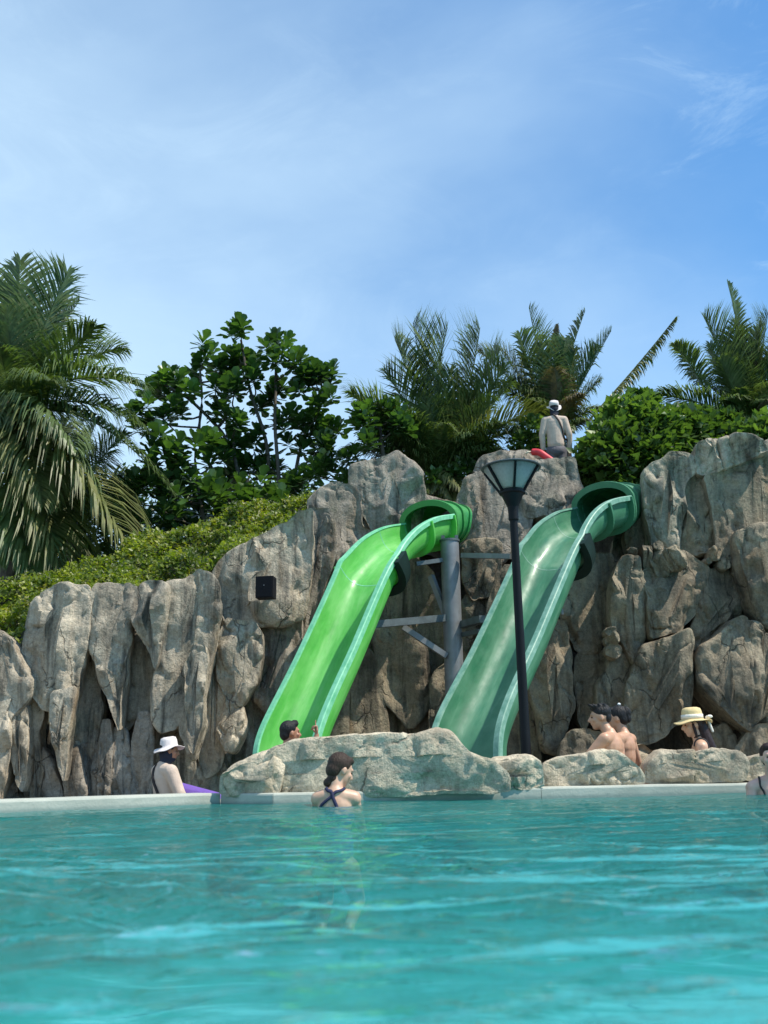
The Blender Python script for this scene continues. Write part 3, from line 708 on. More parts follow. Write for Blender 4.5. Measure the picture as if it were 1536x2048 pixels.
def slide(label, keys, up, mat, rim, Wd=0.83, D=0.40, joints=(), ribs=4, tmat=None):
    K = np.array([at(*k) for k in keys])
    root = empty('water_slide', (K[0][0], K[0][1], 0), label, 'water slide', None)
    n = 90
    P = smooth_path(K, n); T = frames(P)
    Rv = np.cross(T, [0, 0, 1.0])
    # at the lip the path dives; keep the sideways direction of the straight run
    Rv /= np.linalg.norm(Rv, axis=1)[:, None]
    Rs = Rv.copy()
    for i in range(n): Rs[i] = Rv[min(max(i, 14), n-1)]
    for _ in range(6): Rs[1:-1] = (Rs[:-2]+Rs[1:-1]*2+Rs[2:])/4
    Rv = Rs/np.linalg.norm(Rs, axis=1)[:, None]
    Nv = np.cross(Rv, T); Nv /= np.linalg.norm(Nv, axis=1)[:, None]
    sec = arc_section(Wd, D)
    o_sec = arc_section(Wd+0.035, D+0.02)[::-1]
    loop = np.concatenate([sec, o_sec])
    V, Fc, uv = sweep(P, Rv, Nv, loop, True)
    m_ = len(loop)
    fl = [tuple(f) for f in Fc]+[tuple(range(m_)), tuple((n-1)*m_+i for i in range(m_))[::-1]]
    put('trough', V, fl, mat, root, True, uv=uv).data.set_sharp_from_angle(angle=rad(50))
    for s in (-1, 1):
        x0 = s*(Wd/2-0.012); x1 = s*(Wd/2+0.07)
        rs = np.array([[x0, -0.005], [x0+s*0.004, 0.022], [x1-s*0.01, 0.022], [x1, 0.012], [x1, -0.05], [x1-s*0.014, -0.05], [x1-s*0.014, -0.004]])
        V, Fc, uv = sweep(P, Rv, Nv, rs, True)
        fl = [tuple(f) for f in Fc]+[tuple(range(7)), tuple((n-1)*7+i for i in range(7))[::-1]]
        put('rim', V, fl, rim, root)
    # joint flanges, standing out under the trough, and the seam line inside
    for j in joints:
        i = int(j*(n-1))
        fo = arc_section(Wd+0.20, D+0.10, 26); fi = arc_section(Wd+0.03, D+0.018, 26)[::-1]
        lp = np.concatenate([fo, fi]); t = T[i]*0.018
        vs = []
        for q in (-1, 1): vs.append(P[i]+lp[:, 0:1]*Rv[i]+lp[:, 1:2]*Nv[i]+t*q)
        m2 = len(lp)
        put('joint_flange', np.concatenate(vs), [tuple(f) for f in grid_faces(2, m2, True)]+[(a, (a+1) % m2, (m2-2-a) % m2, m2-1-a) for a in range(25)]+[(m2+a, m2+m2-1-a, m2+(m2-2-a) % m2, m2+(a+1) % m2) for a in range(25)], mat, root)
        s1 = arc_section(Wd-0.004, D-0.002, 26)
        vs = np.concatenate([P[i]+s1[:, 0:1]*Rv[i]+s1[:, 1:2]*Nv[i]+T[i]*q*0.008 for q in (-1, 1)])
        put('seam', vs, grid_faces(2, 26), rim, root)
    # upper part: hooped tube that swings away to the right
    U = np.array([at(*k) for k in up]); Pu = smooth_path(U, 40); Tu = frames(Pu)
    Ru = np.cross(Tu, [0, 0, 1.0]); Ru /= np.linalg.norm(Ru, axis=1)[:, None]
    # begin square to the trough's end
    for i in range(10): Ru[i] = Rv[-1]*(1-i/10)+Ru[10]*(i/10)
    Ru /= np.linalg.norm(Ru, axis=1)[:, None]
    Nu = np.cross(Ru, Tu); Nu /= np.linalg.norm(Nu, axis=1)[:, None]
    def hoop(w, h, d, n_=20):
        lo = arc_section(w, d, 18)
        th = np.linspace(0, math.pi, n_)[1:-1]
        return np.concatenate([lo, np.stack([w/2*np.cos(th), h*np.sin(th)], 1)])
    k0 = 3
    Rh = 0.22
    inn = hoop(Wd, Rh, D); out = hoop(Wd+0.04, Rh+0.02, D+0.02)
    # the hoop is open on its far right side: two lengths of shell with a gap between them
    for a, b in ((k0, 39),):
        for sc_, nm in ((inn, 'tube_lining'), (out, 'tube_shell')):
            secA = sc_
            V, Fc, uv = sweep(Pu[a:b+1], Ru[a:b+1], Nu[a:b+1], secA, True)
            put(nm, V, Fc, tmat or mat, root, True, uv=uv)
    for i, j in enumerate(np.linspace(k0, 38, ribs+2).astype(int)):
        big_ = 0.11 if i == 0 else 0.06
        a_ = hoop(Wd+big_*1.6, Rh+big_*0.8, D+big_*0.7); b_ = hoop(Wd-0.01, Rh-0.005, D-0.005)
        m2 = len(a_); th_ = 0.03 if i == 0 else 0.02
        vs = []
        for sg, lp in ((-1, b_), (-1, a_), (1, a_), (1, b_)): vs.append(Pu[j]+lp[:, 0:1]*Ru[j]+lp[:, 1:2]*Nu[j]+Tu[j]*th_*sg)
        V = np.concatenate(vs); idx = np.arange(m2)
        fl = []
        for r_ in range(4):
            r2_ = (r_+1) % 4
            fl += [(r_*m2+k, r_*m2+(k+1) % m2, r2_*m2+(k+1) % m2, r2_*m2+k) for k in range(m2)]
        put('hoop_flange', V, fl, tmat or mat, root)
    return root, P, Rv, Nv, T
S1 = slide('bright green open water slide on the left, ending behind the largest boulder',
      [(566, 1545, 11.7), (579, 1458, 11.85), (652, 1300, 12.4), (721, 1146, 13.0), (746, 1104, 13.3), (780, 1068, 13.7), (818, 1047, 14.15), (856, 1040, 14.6)],
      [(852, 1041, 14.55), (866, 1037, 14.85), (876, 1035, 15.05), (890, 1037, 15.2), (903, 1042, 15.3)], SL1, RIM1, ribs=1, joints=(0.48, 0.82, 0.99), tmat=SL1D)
S2 = slide('dark teal green open water slide on the right, behind the black lamp post',
      [(925, 1545, 11.0), (938, 1438, 11.2), (1012, 1280, 11.8), (1087, 1112, 12.5), (1107, 1072, 12.75), (1134, 1036, 13.05), (1168, 1014, 13.4), (1204, 1006, 13.8)],
      [(1201, 1007, 13.75), (1215, 1003, 14.0), (1232, 1001, 14.25), (1256, 1005, 14.45), (1285, 1014, 14.55)], SL2, RIM2, joints=(0.48, 0.82, 0.99), ribs=3)

# water running down the slides: thin uneven film with froth along its edge
M = MT('froth', 0.2, (0.75, 0.9, 0.85), Transmission_Weight=0.6, IOR=1.33)
FROTH = M.m
def splash(S, a, b, label, side=0.55, n=120, seed=3):
    root, P, Rv, Nv, T = S
    rs = np.random.RandomState(seed); parts = []
    for k in range(n):
        i = int((a+(b-a)*rs.rand())*89); u = side*0.33+rs.normal(0, 0.05)
        h = -0.40*abs(math.sin(math.acos(max(-1, min(1, -u/0.43)))))**0.72+0.012+abs(rs.normal(0, .03))
        c = P[i]+Rv[i]*u+Nv[i]*h; r = rs.uniform(0.004, 0.014)
        v, f = lathe([(0.0001, -r), (r*.8, -r*.5), (r, 0), (r*.8, r*.5), (0.0001, r)], 6, c); parts.append((v, f))
    V, Fc = join(parts)
    o = put('water_splash', V, Fc, FROTH, None, True); tag(o, label, 'splash', None, 'stuff')
splash(S1, 0.44, 0.56, 'small white splash of water in the bend of the bright green slide', n=170)
splash(S2, 0.42, 0.62, 'small white splash of water in the bend of the dark green slide', n=220, seed=5)

# ------------------------------------------------------------------ steel support column between the slides
cx = at(908, 1340, 14.1); b0 = np.array([cx[0], 14.1, 0.0]); t0 = at(906, 1084, 14.1)
sup = empty('slide_support', b0, 'thick grey steel column with side beams standing between the two slides', 'steel column')
V, Fc = tube([b0, [b0[0], 14.1, t0[2]]], 0.137, 28); put('column', V, Fc, GALV, sup, True).data.set_sharp_from_angle(angle=rad(40))
V, Fc = lathe([(0.10, 0.0), (0.15, 0.0), (0.15, 0.03), (0.10, 0.03)], 28, [b0[0], 14.1, t0[2]]); put('column_cap', V, Fc, GALV_D, sup)
for dx in (-0.1, 0.1):
    V, Fc = box([b0[0]+dx, 14.03, t0[2]+0.05], (0.05, 0.04, 0.07)); put('lifting_lug', V, Fc, GALV_D, sup)
def beam(a, b, w=0.09, h=0.10, name='beam', m=GALV_D):
    V, Fc = bar(at(*a), at(*b), w, h); return put(name, V, Fc, m, sup)
beam((926, 1111, 14.0), (1024, 1113, 13.2), h=.07, m=GALV)
beam((748, 1249, 13.4), (892, 1236, 14.05))
beam((862, 1152, 14.3), (893, 1232, 14.1), w=.07, h=.08, m=GALV, name='brace')
beam((806, 1254, 13.9), (893, 1312, 14.0), w=.07, h=.08, m=GALV, name='brace')
beam((832, 1128, 13.9), (900, 1118, 14.1), w=.06, h=.06)
beam((922, 1250, 14.1), (965, 1238, 13.5), w=.1, h=.1)
beam((922, 1270, 14.1), (960, 1262, 13.6), w=.06, h=.06, name='brace')
# saddles under the bends of the slides
BLK = simple('black_green_paint', (0.006, 0.02, 0.016), 0.6, Specular_IOR_Level=0.2)
for S, lab in ((S1, 'dark curved bracket hugging the underside of the bright green slide'), (S2, 'dark curved bracket hugging the underside of the dark green slide')):
    root, P, Rv, Nv, T = S
    i0, i1 = 40, 49
    so = arc_section(1.12, 0.58, 24); si = arc_section(0.92, 0.46, 24)
    Pm = P[i0:i1]; vs = []
    V1, F1, _ = sweep(Pm, Rv[i0:i1], Nv[i0:i1], np.concatenate([so[8:], si[8:][::-1]]), True)
    m_ = 32
    fl = [tuple(f) for f in F1]+[tuple(range(m_)), tuple((len(Pm)-1)*m_+i for i in range(m_))[::-1]]
    put('saddle_bracket', V1, fl, BLK, root)

# small bracket light at the second slide
br = empty('wall_bracket', at(1124, 1222, 13.3), 'small pale metal bracket on the brown rock right of the dark green slide', 'bracket')
V, Fc = box(at(1120, 1218, 13.3), (.06, .05, .05)); put('plate', V, Fc, GALV, br)
V, Fc = bar(at(1124, 1218, 13.28), at(1125, 1229, 13.28), .03, .03); put('hook', V, Fc, GALV, br)

# loudspeaker
sc_ = at(532, 1176, 13.35)
sp = empty('loudspeaker', at(532, 1198, 13.35), 'black box loudspeaker mounted on the left grey rock', 'loudspeaker')
BLACK = simple('black_plastic', (0.006, 0.007, 0.010), 0.6, 0.2, 6, 0.2, 200, Specular_IOR_Level=0.15)
R_ = Matrix.Rotation(rad(-8), 3, 'Z')
V, Fc = box(sc_, (.245, .2, .30), R_); put('cabinet', V, Fc, BLACK, sp)
V, Fc = box(sc_+np.array(R_ @ Vector((0, -.106, 0))), (.225, .012, .28), R_); put('grille', V, Fc, simple('speaker_grille', (0.008, 0.009, 0.012), .8, .3, 90, .3, 300, Specular_IOR_Level=0.1), sp)
V, Fc = box(sc_+np.array(R_ @ Vector((0.0, -.115, 0.02))), (.012, .006, .012), R_); put('badge', V, Fc, GALV, sp)
V, Fc = bar(sc_+[0, .08, 0], sc_+[0, .55, -.02], .06, .06); put('wall_mount', V, Fc, GALV_D, sp)

# ------------------------------------------------------------------ lamp post
LY = 9.35
lb = at(1055, 1560, LY); lb[2] = -0.02
lp = empty('lamp_post', lb, 'black lamp post with frosted cone lantern in front of the dark green slide', 'lamp post')
LB = simple('black_lamp_paint', (0.006, 0.007, 0.009), 0.5, 0.2, 5, 0.05, 60, Specular_IOR_Level=0.15)
GLS = MT('frosted_glass', 0.5, (0.62, 0.63, 0.58), Transmission_Weight=0.0)
GLS.col(GLS.ramp(GLS.noise(1.0, 4, .6, 0, GLS.map((60, 60, 3))), [(0.3, (0.42, 0.43, 0.40)), (0.7, (0.75, 0.75, 0.70))]))
_t = GLS.t.nodes.new('ShaderNodeBsdfTranslucent'); _t.inputs[0].default_value = (0.85, 0.84, 0.78, 1)
_m = GLS.t.nodes.new('ShaderNodeMixShader'); _m.inputs[0].default_value = 0.6
GLS.l(GLS.b.outputs[0], _m.inputs[1]); GLS.l(_t.outputs[0], _m.inputs[2]); GLS.l(_m.outputs[0], GLS.out.inputs[0])
GLS = GLS.m
zt = at(1031, 1018, LY)[2]; z1 = at(1030, 984, LY)[2]; z2 = at(1028, 941, LY)[2]
ax = lb[0]
def LZ(prof, n=28): return lathe(prof, n, (ax, LY, 0))
V, Fc = LZ([(0.001, 0.0), (0.11, 0.0), (0.11, 0.05), (0.075, 0.09), (0.066, 0.1)]); put('base', V, Fc, LB, lp)
V, Fc = LZ([(0.050, 0.05), (0.044, 1.2), (0.038, zt), (0.001, zt)]); put('pole', V, Fc, LB, lp, True).data.set_sharp_from_angle(angle=rad(40))
V, Fc = LZ([(0.042, zt-.12), (0.05, zt-.11), (0.05, zt-.03), (0.055, zt+.02), (0.11, z1-.03), (0.13, z1-.02), (0.13, z1+.01), (0.11, z1+.02), (0.001, z1+.03)]); put('lantern_neck', V, Fc, LB, lp)
V, Fc = LZ([(0.115, z1+.02), (0.272, z2+.012), (0.262, z2+.012), (0.10, z1+.02)], 36); put('glass_cone', V, Fc, GLS, lp, True)
V, Fc = LZ([(0.001, z2+.0), (0.22, z2+.0), (0.27, z2+.012), (0.298, z2+.016), (0.302, z2+.024), (0.29, z2+.034), (0.10, z2+.055), (0.001, z2+.06)], 40); put('lid', V, Fc, simple('lid_grey', (0.06, 0.065, 0.07), .4, .1), lp)
for k in range(6):
    a = rad(60*k+32); u = np.array([math.cos(a), math.sin(a), 0])
    V, Fc = bar(np.array([ax, LY, z1])+u*0.125, np.array([ax, LY, z2+.012])+u*0.285, .022, .022); put('lantern_rib', V, Fc, LB, lp)
V, Fc = LZ([(0.001, z1), (0.035, z1), (0.04, z1+.12), (0.02, z1+.17), (0.001, z1+.17)], 14); put('lamp_bulb', V, Fc, simple('bulb_white', (.7, .7, .66), .3), lp, True)
# ------------------------------------------------------------------ vegetation
def unit(v): return v/(np.linalg.norm(v, axis=-1, keepdims=True)+1e-9)
def leaf_cloud(P, D, N, L, Wd, kind='oval', rs=RS):
    """one mesh of many leaves: base P, direction D, normal N, length L, half width Wd"""
    D = unit(D); S = unit(np.cross(D, N)); N = unit(np.cross(S, D))
    if kind == 'oval':      # two quads folded at the midrib
        tpl = [(0, 0, 0), (0.4, 1, .10), (1, 0, -.10), (0.4, -1, .10)]
        fc = [(0, 1, 2), (0, 2, 3)]
    elif kind == 'paddle':
        tpl = [(0, 0, 0), (0.45, .55, .06), (0.78, 1, .06), (0.98, .45, 0), (0.98, -.45, 0), (0.78, -1, .06), (0.45, -.55, .06), (0.6, 0, 0)]
        fc = [(0, 1, 7), (1, 2, 7), (2, 3, 7), (3, 4, 7), (4, 5, 7), (5, 6, 7), (6, 0, 7)]
    tpl = np.array(tpl)
    V = P[:, None]+D[:, None]*(tpl[None, :, 0:1]*L[:, None, None])+S[:, None]*(tpl[None, :, 1:2]*Wd[:, None, None])+N[:, None]*(tpl[None, :, 2:3]*L[:, None, None])
    k = len(tpl); F_ = (np.array(fc)[None]+(np.arange(len(P))*k)[:, None, None]).reshape(-1, 3)
    return V.reshape(-1, 3), F_

def frond_mesh(B, T, sag, side_up, n=64, lw=0.30, w=0.016, droop=0.5, seed=0, up=None, ragged=0.1):
    rs = np.random.RandomState(seed)
    B = np.asarray(B, float); T = np.asarray(T, float); L = np.linalg.norm(T-B)
    C = (B+T)/2+np.array([0, 0, sag*L])+rs.normal(0, .03*L, 3)
    s = np.linspace(0, 1, 24)[:, None]
    X_ = (1-s)**2*B+2*s*(1-s)*C+s*s*T
    r = np.linspace(0.018, 0.004, 24)*max(1, L/2.2)
    Vr, Fr = tube(X_, r, 5)
    # leaflets
    ts = np.linspace(0.10, 0.995, n)
    parts_V = [Vr]; parts_F = [f for f in Fr]; base = len(Vr)
    tri = []
    allV = []
    gdir = np.array([0, 0, -1.0])
    for sd in (-1, 1):
        t = ts+rs.normal(0, .003, n)
        t = np.clip(t, 0, 1)[:, None]
        p = (1-t)**2*B+2*t*(1-t)*C+t*t*T
        tg = unit(2*(1-t)*(C-B)+2*t*(T-C))
        ref = np.array([0, 0, 1.0]) if up is None else np.asarray(up, float)
        sv = unit(np.cross(tg, ref[None]))*sd
        nv = unit(np.cross(sv, tg))*sd
        tt = t[:, 0]
        ln = L*lw*(np.sin(np.pi*np.clip(tt*0.86+0.12, 0, 1))**0.65)*rs.uniform(0.85, 1.1, n)
        ln *= np.where(rs.rand(n) < ragged, rs.uniform(.3, .8, n), 1)
        fwd = 0.35+0.80*tt+rs.normal(0, .07, n)
        d0 = unit(sv*np.cos(fwd)[:, None]+tg*np.sin(fwd)[:, None]+nv*(side_up+rs.normal(0, .08, n))[:, None])
        g = (droop*rs.uniform(0.7, 1.3, n))[:, None]
        p1 = p+d0*(ln*0.35)[:, None]
        d1 = unit(d0+gdir*g*0.7); p2 = p1+d1*(ln*0.35)[:, None]
        d2 = unit(d1+gdir*g*1.2); p3 = p2+d2*(ln*0.32)[:, None]
        wv = unit(np.cross(d0, nv))
        ww = w*rs.uniform(.8, 1.2, n)[:, None]*max(.8, L/2.5)
        V = np.stack([p-wv*ww*.5, p+wv*ww*.5, p1+wv*ww, p1-wv*ww, p2+wv*ww*.8, p2-wv*ww*.8, p3], 1)
        allV.append(V.reshape(-1, 3))
        o = base+(np.arange(n)*7)[:, None]
        for q in ((0, 1, 2, 3), (3, 2, 4, 5)): tri += [tuple(v) for v in (o+np.array(q)[None])]
        tri += [tuple(v) for v in (o+np.array((5, 4, 6))[None])]
        base += n*7
    return np.concatenate([Vr]+allV), [tuple(f) for f in Fr]+tri

def palm(label, foot, crown, fronds, trunk_r=0.16, mat=LEAF_PALM, group='palm trees behind the cliffs', extra=0, ex=None, boot=True):
    f0 = at(*foot); c0 = at(*crown)
    root = empty('palm_tree', f0, label, 'palm tree', group)
    n = 22; s = np.linspace(0, 1, n)[:, None]
    X_ = f0+(c0-f0)*s+np.array([0.15, 0, 0])*np.sin(s*math.pi)
    r = trunk_r*(1.15-0.35*s[:, 0])*(1+0.06*(np.arange(n) % 2))
    V, Fc = tube(X_, r, 14); put('trunk', V, Fc, BARK, root)
    if boot:     # leaf bases wrapped round the crown
        V, Fc = tube([c0-[0, 0, .45], c0-[0, 0, .2], c0+[0, 0, .1], c0+[0, 0, .35]], [trunk_r, trunk_r*1.35, trunk_r*1.1, .05], 12); put('leaf_base', V, Fc, LEAF_DRY, root)
    for i, fd in enumerate(fronds):
        tip, sag, dr = fd[0], fd[1], fd[2]
        m_ = fd[3] if len(fd) > 3 and fd[3] is not None else mat
        kw_ = fd[4] if len(fd) > 4 else {}
        kw_ = dict(kw_); b_off = kw_.pop('b', None)
        B = c0+np.array([RS.uniform(-.06, .06), RS.uniform(-.06, .06), RS.uniform(-.1, .15)])
        if b_off is not None: B = at(*b_off)
        args = dict(n=105, lw=.44, w=.0155, side_up=.38); args.update(kw_)
        V, Fc = frond_mesh(B, at(*tip), sag, args.pop('side_up'), droop=dr, seed=int(RS.randint(1e6)), **args)
        put('frond', V, Fc, m_, root)
    return root
Dn = LEAF_DRY
# large coconut palm at the left border
palm('large coconut palm at the left border with long drooping fronds', (8, 1200, 17.2), (22, 830, 17.2), [
    ((40, 520, 17), .02, .25), ((-30, 540, 17.6), .02, .25), ((135, 545, 16.6), .10, .35), ((190, 655, 16.4), .18, .7), ((160, 600, 17.8), .14, .5),
    ((285, 775, 16.2), .27, .8), ((290, 860, 17.0), .30, .9), ((245, 700, 17.8), .22, .7), ((345, 985, 16.6), .36, .9, None, dict(lw=.24)), ((255, 1100, 15.8), .30, .8, LEAF_PALM2), ((215, 1010, 16.4), .26, .9),
    ((120, 1150, 15.9), .16, .7, LEAF_PALM2), ((60, 1140, 15.8), .1, .8), ((20, 1120, 16.0), .1, .9), ((150, 900, 15.5), .3, .9), ((-60, 1060, 16.5), .2, .8), ((-140, 980, 17), .3, .8), ((-170, 850, 17), .3, .7), ((-150, 700, 17), .2, .6), ((-90, 600, 17), .1, .4),
    ((85, 1010, 15.6), .25, .9, LEAF_PALM2), ((180, 1080, 17.4), .3, .9), ((85, 640, 18.4), .05, .4), ((15, 620, 16.2), .05, .3), ((100, 760, 15.6), .25, .8), ((-60, 900, 15.6), .3, .8), ((0, 700, 15.8), .15, .5)],
    trunk_r=.2)
palm('second coconut palm low at the left border with fronds hanging behind the hedge', (140, 1200, 18.4), (130, 1010, 18.4), [
    ((250, 870, 18.2), .12, .5), ((330, 960, 18), .2, .7), ((20, 880, 18.2), .12, .5), ((320, 1060, 17.6), .26, .8), ((60, 1140, 17.4), .2, .8), ((200, 1140, 17.4), .2, .8), ((130, 840, 18.4), .03, .3), ((280, 1130, 17.4), .26, .9), ((-20, 1000, 18), .2, .7), ((190, 850, 18.6), .06, .4), ((40, 1060, 17.6), .2, .8)], trunk_r=.17)
# palm in the middle, behind the top boulder
palm('bushy palm with upright fronds behind the pale top boulder and the bright green slide', (880, 1060, 17.6), (882, 960, 17.6), [
    ((826, 645, 17.6), .03, .15), ((895, 655, 17.4), .0, .12), ((960, 655, 17.6), .03, .2), ((770, 745, 17.2), .10, .35), ((705, 790, 17.0), .14, .45), ((700, 700+90, 18.2), .16, .5), ((690, 900, 16.8), .22, .7), ((735, 900, 17.8), .24, .8),
    ((1000, 700, 17.8), .08, .4), ((1020, 770, 17.4), .14, .6), ((1040, 860, 17.0), .2, .8), ((1085, 822, 16.9), .16, .5, LEAF_PALM2), ((985, 800, 16.9), .12, .5), ((800, 830, 16.7), .16, .6), ((940, 790, 17.1), .10, .5), ((860, 800, 16.9), .10, .4), ((970, 900, 16.9), .2, .8), ((925, 985, 16.6), .3, .9, LEAF_PALM2), ((905, 1000, 16.7), .3, 1., LEAF_PALM2), ((860, 985, 16.8), .3, 1., LEAF_PALM2),
    ((1010, 905, 17.2), .25, .9), ((760, 850, 17.4), .2, .6), ((900, 740, 16.9), .03, .3), ((790, 680, 17.8), .08, .3), ((890, 850, 16.6), .2, .9), ((945, 870, 16.7), .2, .9), ((740, 820, 17.1), .16, .5), ((1010, 735, 17.1), .12, .4), ((1000, 850, 16.7), .18, .7), ((780, 880, 16.8), .2, .7)], trunk_r=.2)
# palm with ragged dark fronds behind the standing lifeguard
palm('dark palm with broad ragged fronds right behind the lifeguard standing on the cliff', (1115, 1000, 19.2), (1110, 870, 19.2), [
    ((1058, 615, 19.2), .03, .25, None, dict(lw=.26, w=.022, n=70)), ((1170, 622, 19.2), .02, .25, None, dict(lw=.26, w=.022, n=70)), ((1222, 662, 19), .05, .35, None, dict(lw=.26, w=.022, n=70)), ((1115, 650, 19.6), .0, .2, Dn, dict(lw=.12)),
    ((1000, 700, 19.4), .10, .6, LEAF_PALM2), ((960, 705, 19.6), .14, .7, LEAF_PALM2), ((1180, 840, 18.6), .2, .9), ((1030, 840, 18.8), .2, .9), ((1150, 700, 18.7), .04, .5, None, dict(w=.022, n=70)), ((1080, 690, 18.8), .04, .5, None, dict(w=.022, n=70)), ((1200, 760, 19), .12, .8), ((1020, 760, 19.2), .12, .8),
    ((1110, 740, 18.5), .1, .9, Dn), ((1060, 800, 18.6), .2, .9), ((1160, 790, 18.5), .2, .9, Dn), ((1140, 860, 18.4), .3, 1.), ((1195, 700, 18.8), .08, .5, None, dict(w=.022, n=70)), ((1040, 670, 18.9), .05, .4, None, dict(w=.022, n=70)), ((1130, 680, 18.6), .03, .4, None, dict(w=.022, n=70)), ((990, 770, 19), .15, .8), ((1215, 820, 18.9), .2, .9), ((1090, 870, 18.4), .3, 1.)], trunk_r=.17)
# palm at the right border and its slanting fronds
palm('tall palm at the right border with one long slanting frond reaching left', (1500, 980, 18.0), (1495, 850, 18.0), [
    ((1455, 565, 18.0), .02, .15, None, dict(lw=.16)), ((1408, 635, 18.0), .04, .25), ((1536, 625, 17.8), .02, .25), ((1600, 640, 18), .05, .3), ((1498, 690, 17.6), .0, .2), ((1560, 700, 17.5), .05, .4), ((1440, 720, 17.6), .06, .4),
    ((1350, 690, 17.8), .16, .6, None, dict(b=(1420, 800, 18))), ((1310, 790, 17.6), .14, .6), ((1352, 634, 18.4), -.02, .95, LEAF_PALM2, dict(b=(1180, 838, 18.4), lw=.16, side_up=-.1)), ((1355, 850, 17.4), .2, .8), ((1620, 760, 17.6), .2, .7), ((1590, 860, 17.4), .3, .9), ((1430, 880, 17.3), .3, .9), ((1480, 780, 17.3), .1, .6), ((1530, 800, 17.2), .2, .8), ((1380, 750, 18.4), .14, .6), ((1300, 860, 18.2), .2, .8), ((1520, 660, 18.2), .01, .2), ((1470, 640, 18.2), .02, .2, None, dict(lw=.3)), ((1570, 760, 17.2), .12, .5), ((1420, 690, 17.9), .06, .3), ((1450, 800, 17.2), .16, .6), ((1540, 720, 18.2), .06, .4)], trunk_r=.18)

# trees with paddle shaped leaves in rosettes
def paddle_leaf_mesh():
    V, Fc = leaf_cloud(np.zeros((1, 3)), np.array([[0, 0, 1.0]]), np.array([[0, -1.0, 0]]), np.array([1.0]), np.array([0.30]), 'paddle')
    return mesh('leaf', V, Fc, LEAF_BIG)
LEAFM = paddle_leaf_mesh()
def rosettes(root, cents, per, rr, L, seed, nmax=300, spread=0.30):
    rs = np.random.RandomState(seed); P, D, N, Ls, near = [], [], [], [], []
    for c in cents:
        for k in range(rr):
            o = c+np.array([rs.uniform(-1, 1), rs.uniform(-1, 1), rs.uniform(-.8, .9)])*spread*(0 if k == 0 else 1)
            ax_ = unit(np.array([rs.uniform(-.45, .45), rs.uniform(-.5, .3), 1.0]))
            for i in range(per):
                az = i*2.399+rs.uniform(-.2, .2); lev = i/per
                el = 1.25-1.75*lev+rs.uniform(-.15, .15)      # inner leaves upright, outer ones lie flat
                u = unit(np.cross(ax_, [0.3, 1, 0.1])); w_ = np.cross(ax_, u)
                h = u*math.cos(az)+w_*math.sin(az)
                d = h*math.cos(el)+ax_*math.sin(el)
                n_ = ax_*math.cos(el)-h*math.sin(el)
                P.append(o+ax_*0.12*(1-lev)-ax_*0.05); D.append(d); N.append(n_); Ls.append(L*rs.uniform(.7, 1.15))
    P, D, N, Ls = map(np.array, (P, D, N, Ls))
    order = np.argsort(P[:, 1]-0.3*P[:, 2])
    a, b = order[:nmax], order[nmax:]
    Lc = np.array(root.location)
    for i in a:
        d = unit(D[i]); s_ = unit(np.cross(d, N[i])); n_ = np.cross(s_, d)
        o = bpy.data.objects.new('leaf', LEAFM); COL.objects.link(o); o.parent = root
        Mx = Matrix(((s_[0], -n_[0], d[0]), (s_[1], -n_[1], d[1]), (s_[2], -n_[2], d[2])))
        o.matrix_local = Matrix.Translation(Vector(P[i]-Lc)) @ Mx.to_4x4() @ Matrix.Diagonal((Ls[i], Ls[i], Ls[i], 1))
    if len(b):
        V, Fc = leaf_cloud(P[b], D[b], N[b], Ls[b], Ls[b]*.30, 'paddle')
        o = put('foliage', V, Fc, LEAF_BIG, root); o['kind'] = 'stuff'
def paddle_tree(label, foot, stems, cents, per=15, rr=4, L=.25, seed=1, spread=.3, name='broadleaf_tree', cat='tree'):
    f0 = at(*foot); root = empty(name, f0, label, cat, 'paddle leaved trees behind the cliff')
    rs = np.random.RandomState(seed)
    cents = [(x, y+14) for x, y in cents]
    C3 = [at(x, y, foot[2]+rs.uniform(-.5, .5)) for x, y in cents]
    S3 = []
    for st in stems:
        K = [at(x, y, foot[2]+rs.uniform(-.15, .15)) for x, y in st]
        Pp = smooth_path(K, 14) if len(K) > 2 else np.array(K)
        V, Fc = tube(Pp, np.linspace(.045, .022, len(Pp)), 8); put('trunk', V, Fc, BARK_D, root, True)
        S3 += list(Pp)
    S3 = np.array(S3)
    for c in C3:
        cand = S3[S3[:, 2] < c[2]-0.1]
        if not len(cand): continue
        q = cand[np.argmin(np.linalg.norm(cand-c, axis=1)+0.3*(c[2]-cand[:, 2]))]
        mid = (q+c)/2+np.array([rs.uniform(-.08, .08), 0, -.08])
        V, Fc = tube(smooth_path([q, mid, c], 8), np.linspace(.022, .01, 8), 6); put('branch', V, Fc, BARK_D, root, True)
    rosettes(root, C3, per, rr, L, seed+5, spread=spread)
    return root
paddle_tree('slender paddle leaved tree with bare thin stems left of the taller one', (460, 1080, 18.6),
    [[(462, 1080), (458, 960), (455, 880), (450, 790)], [(500, 1060), (405, 900), (404, 800), (400, 740)], [(462, 900), (440, 860), (380, 800), (330, 770)], [(405, 880), (440, 850), (455, 830)]],
    [(410, 705), (385, 730), (435, 725), (325, 745), (345, 775), (300, 775), (275, 815), (430, 765), (370, 770), (465, 740), (330, 830), (290, 845), (360, 815)], per=17, rr=3, L=.29, seed=3, spread=.24)
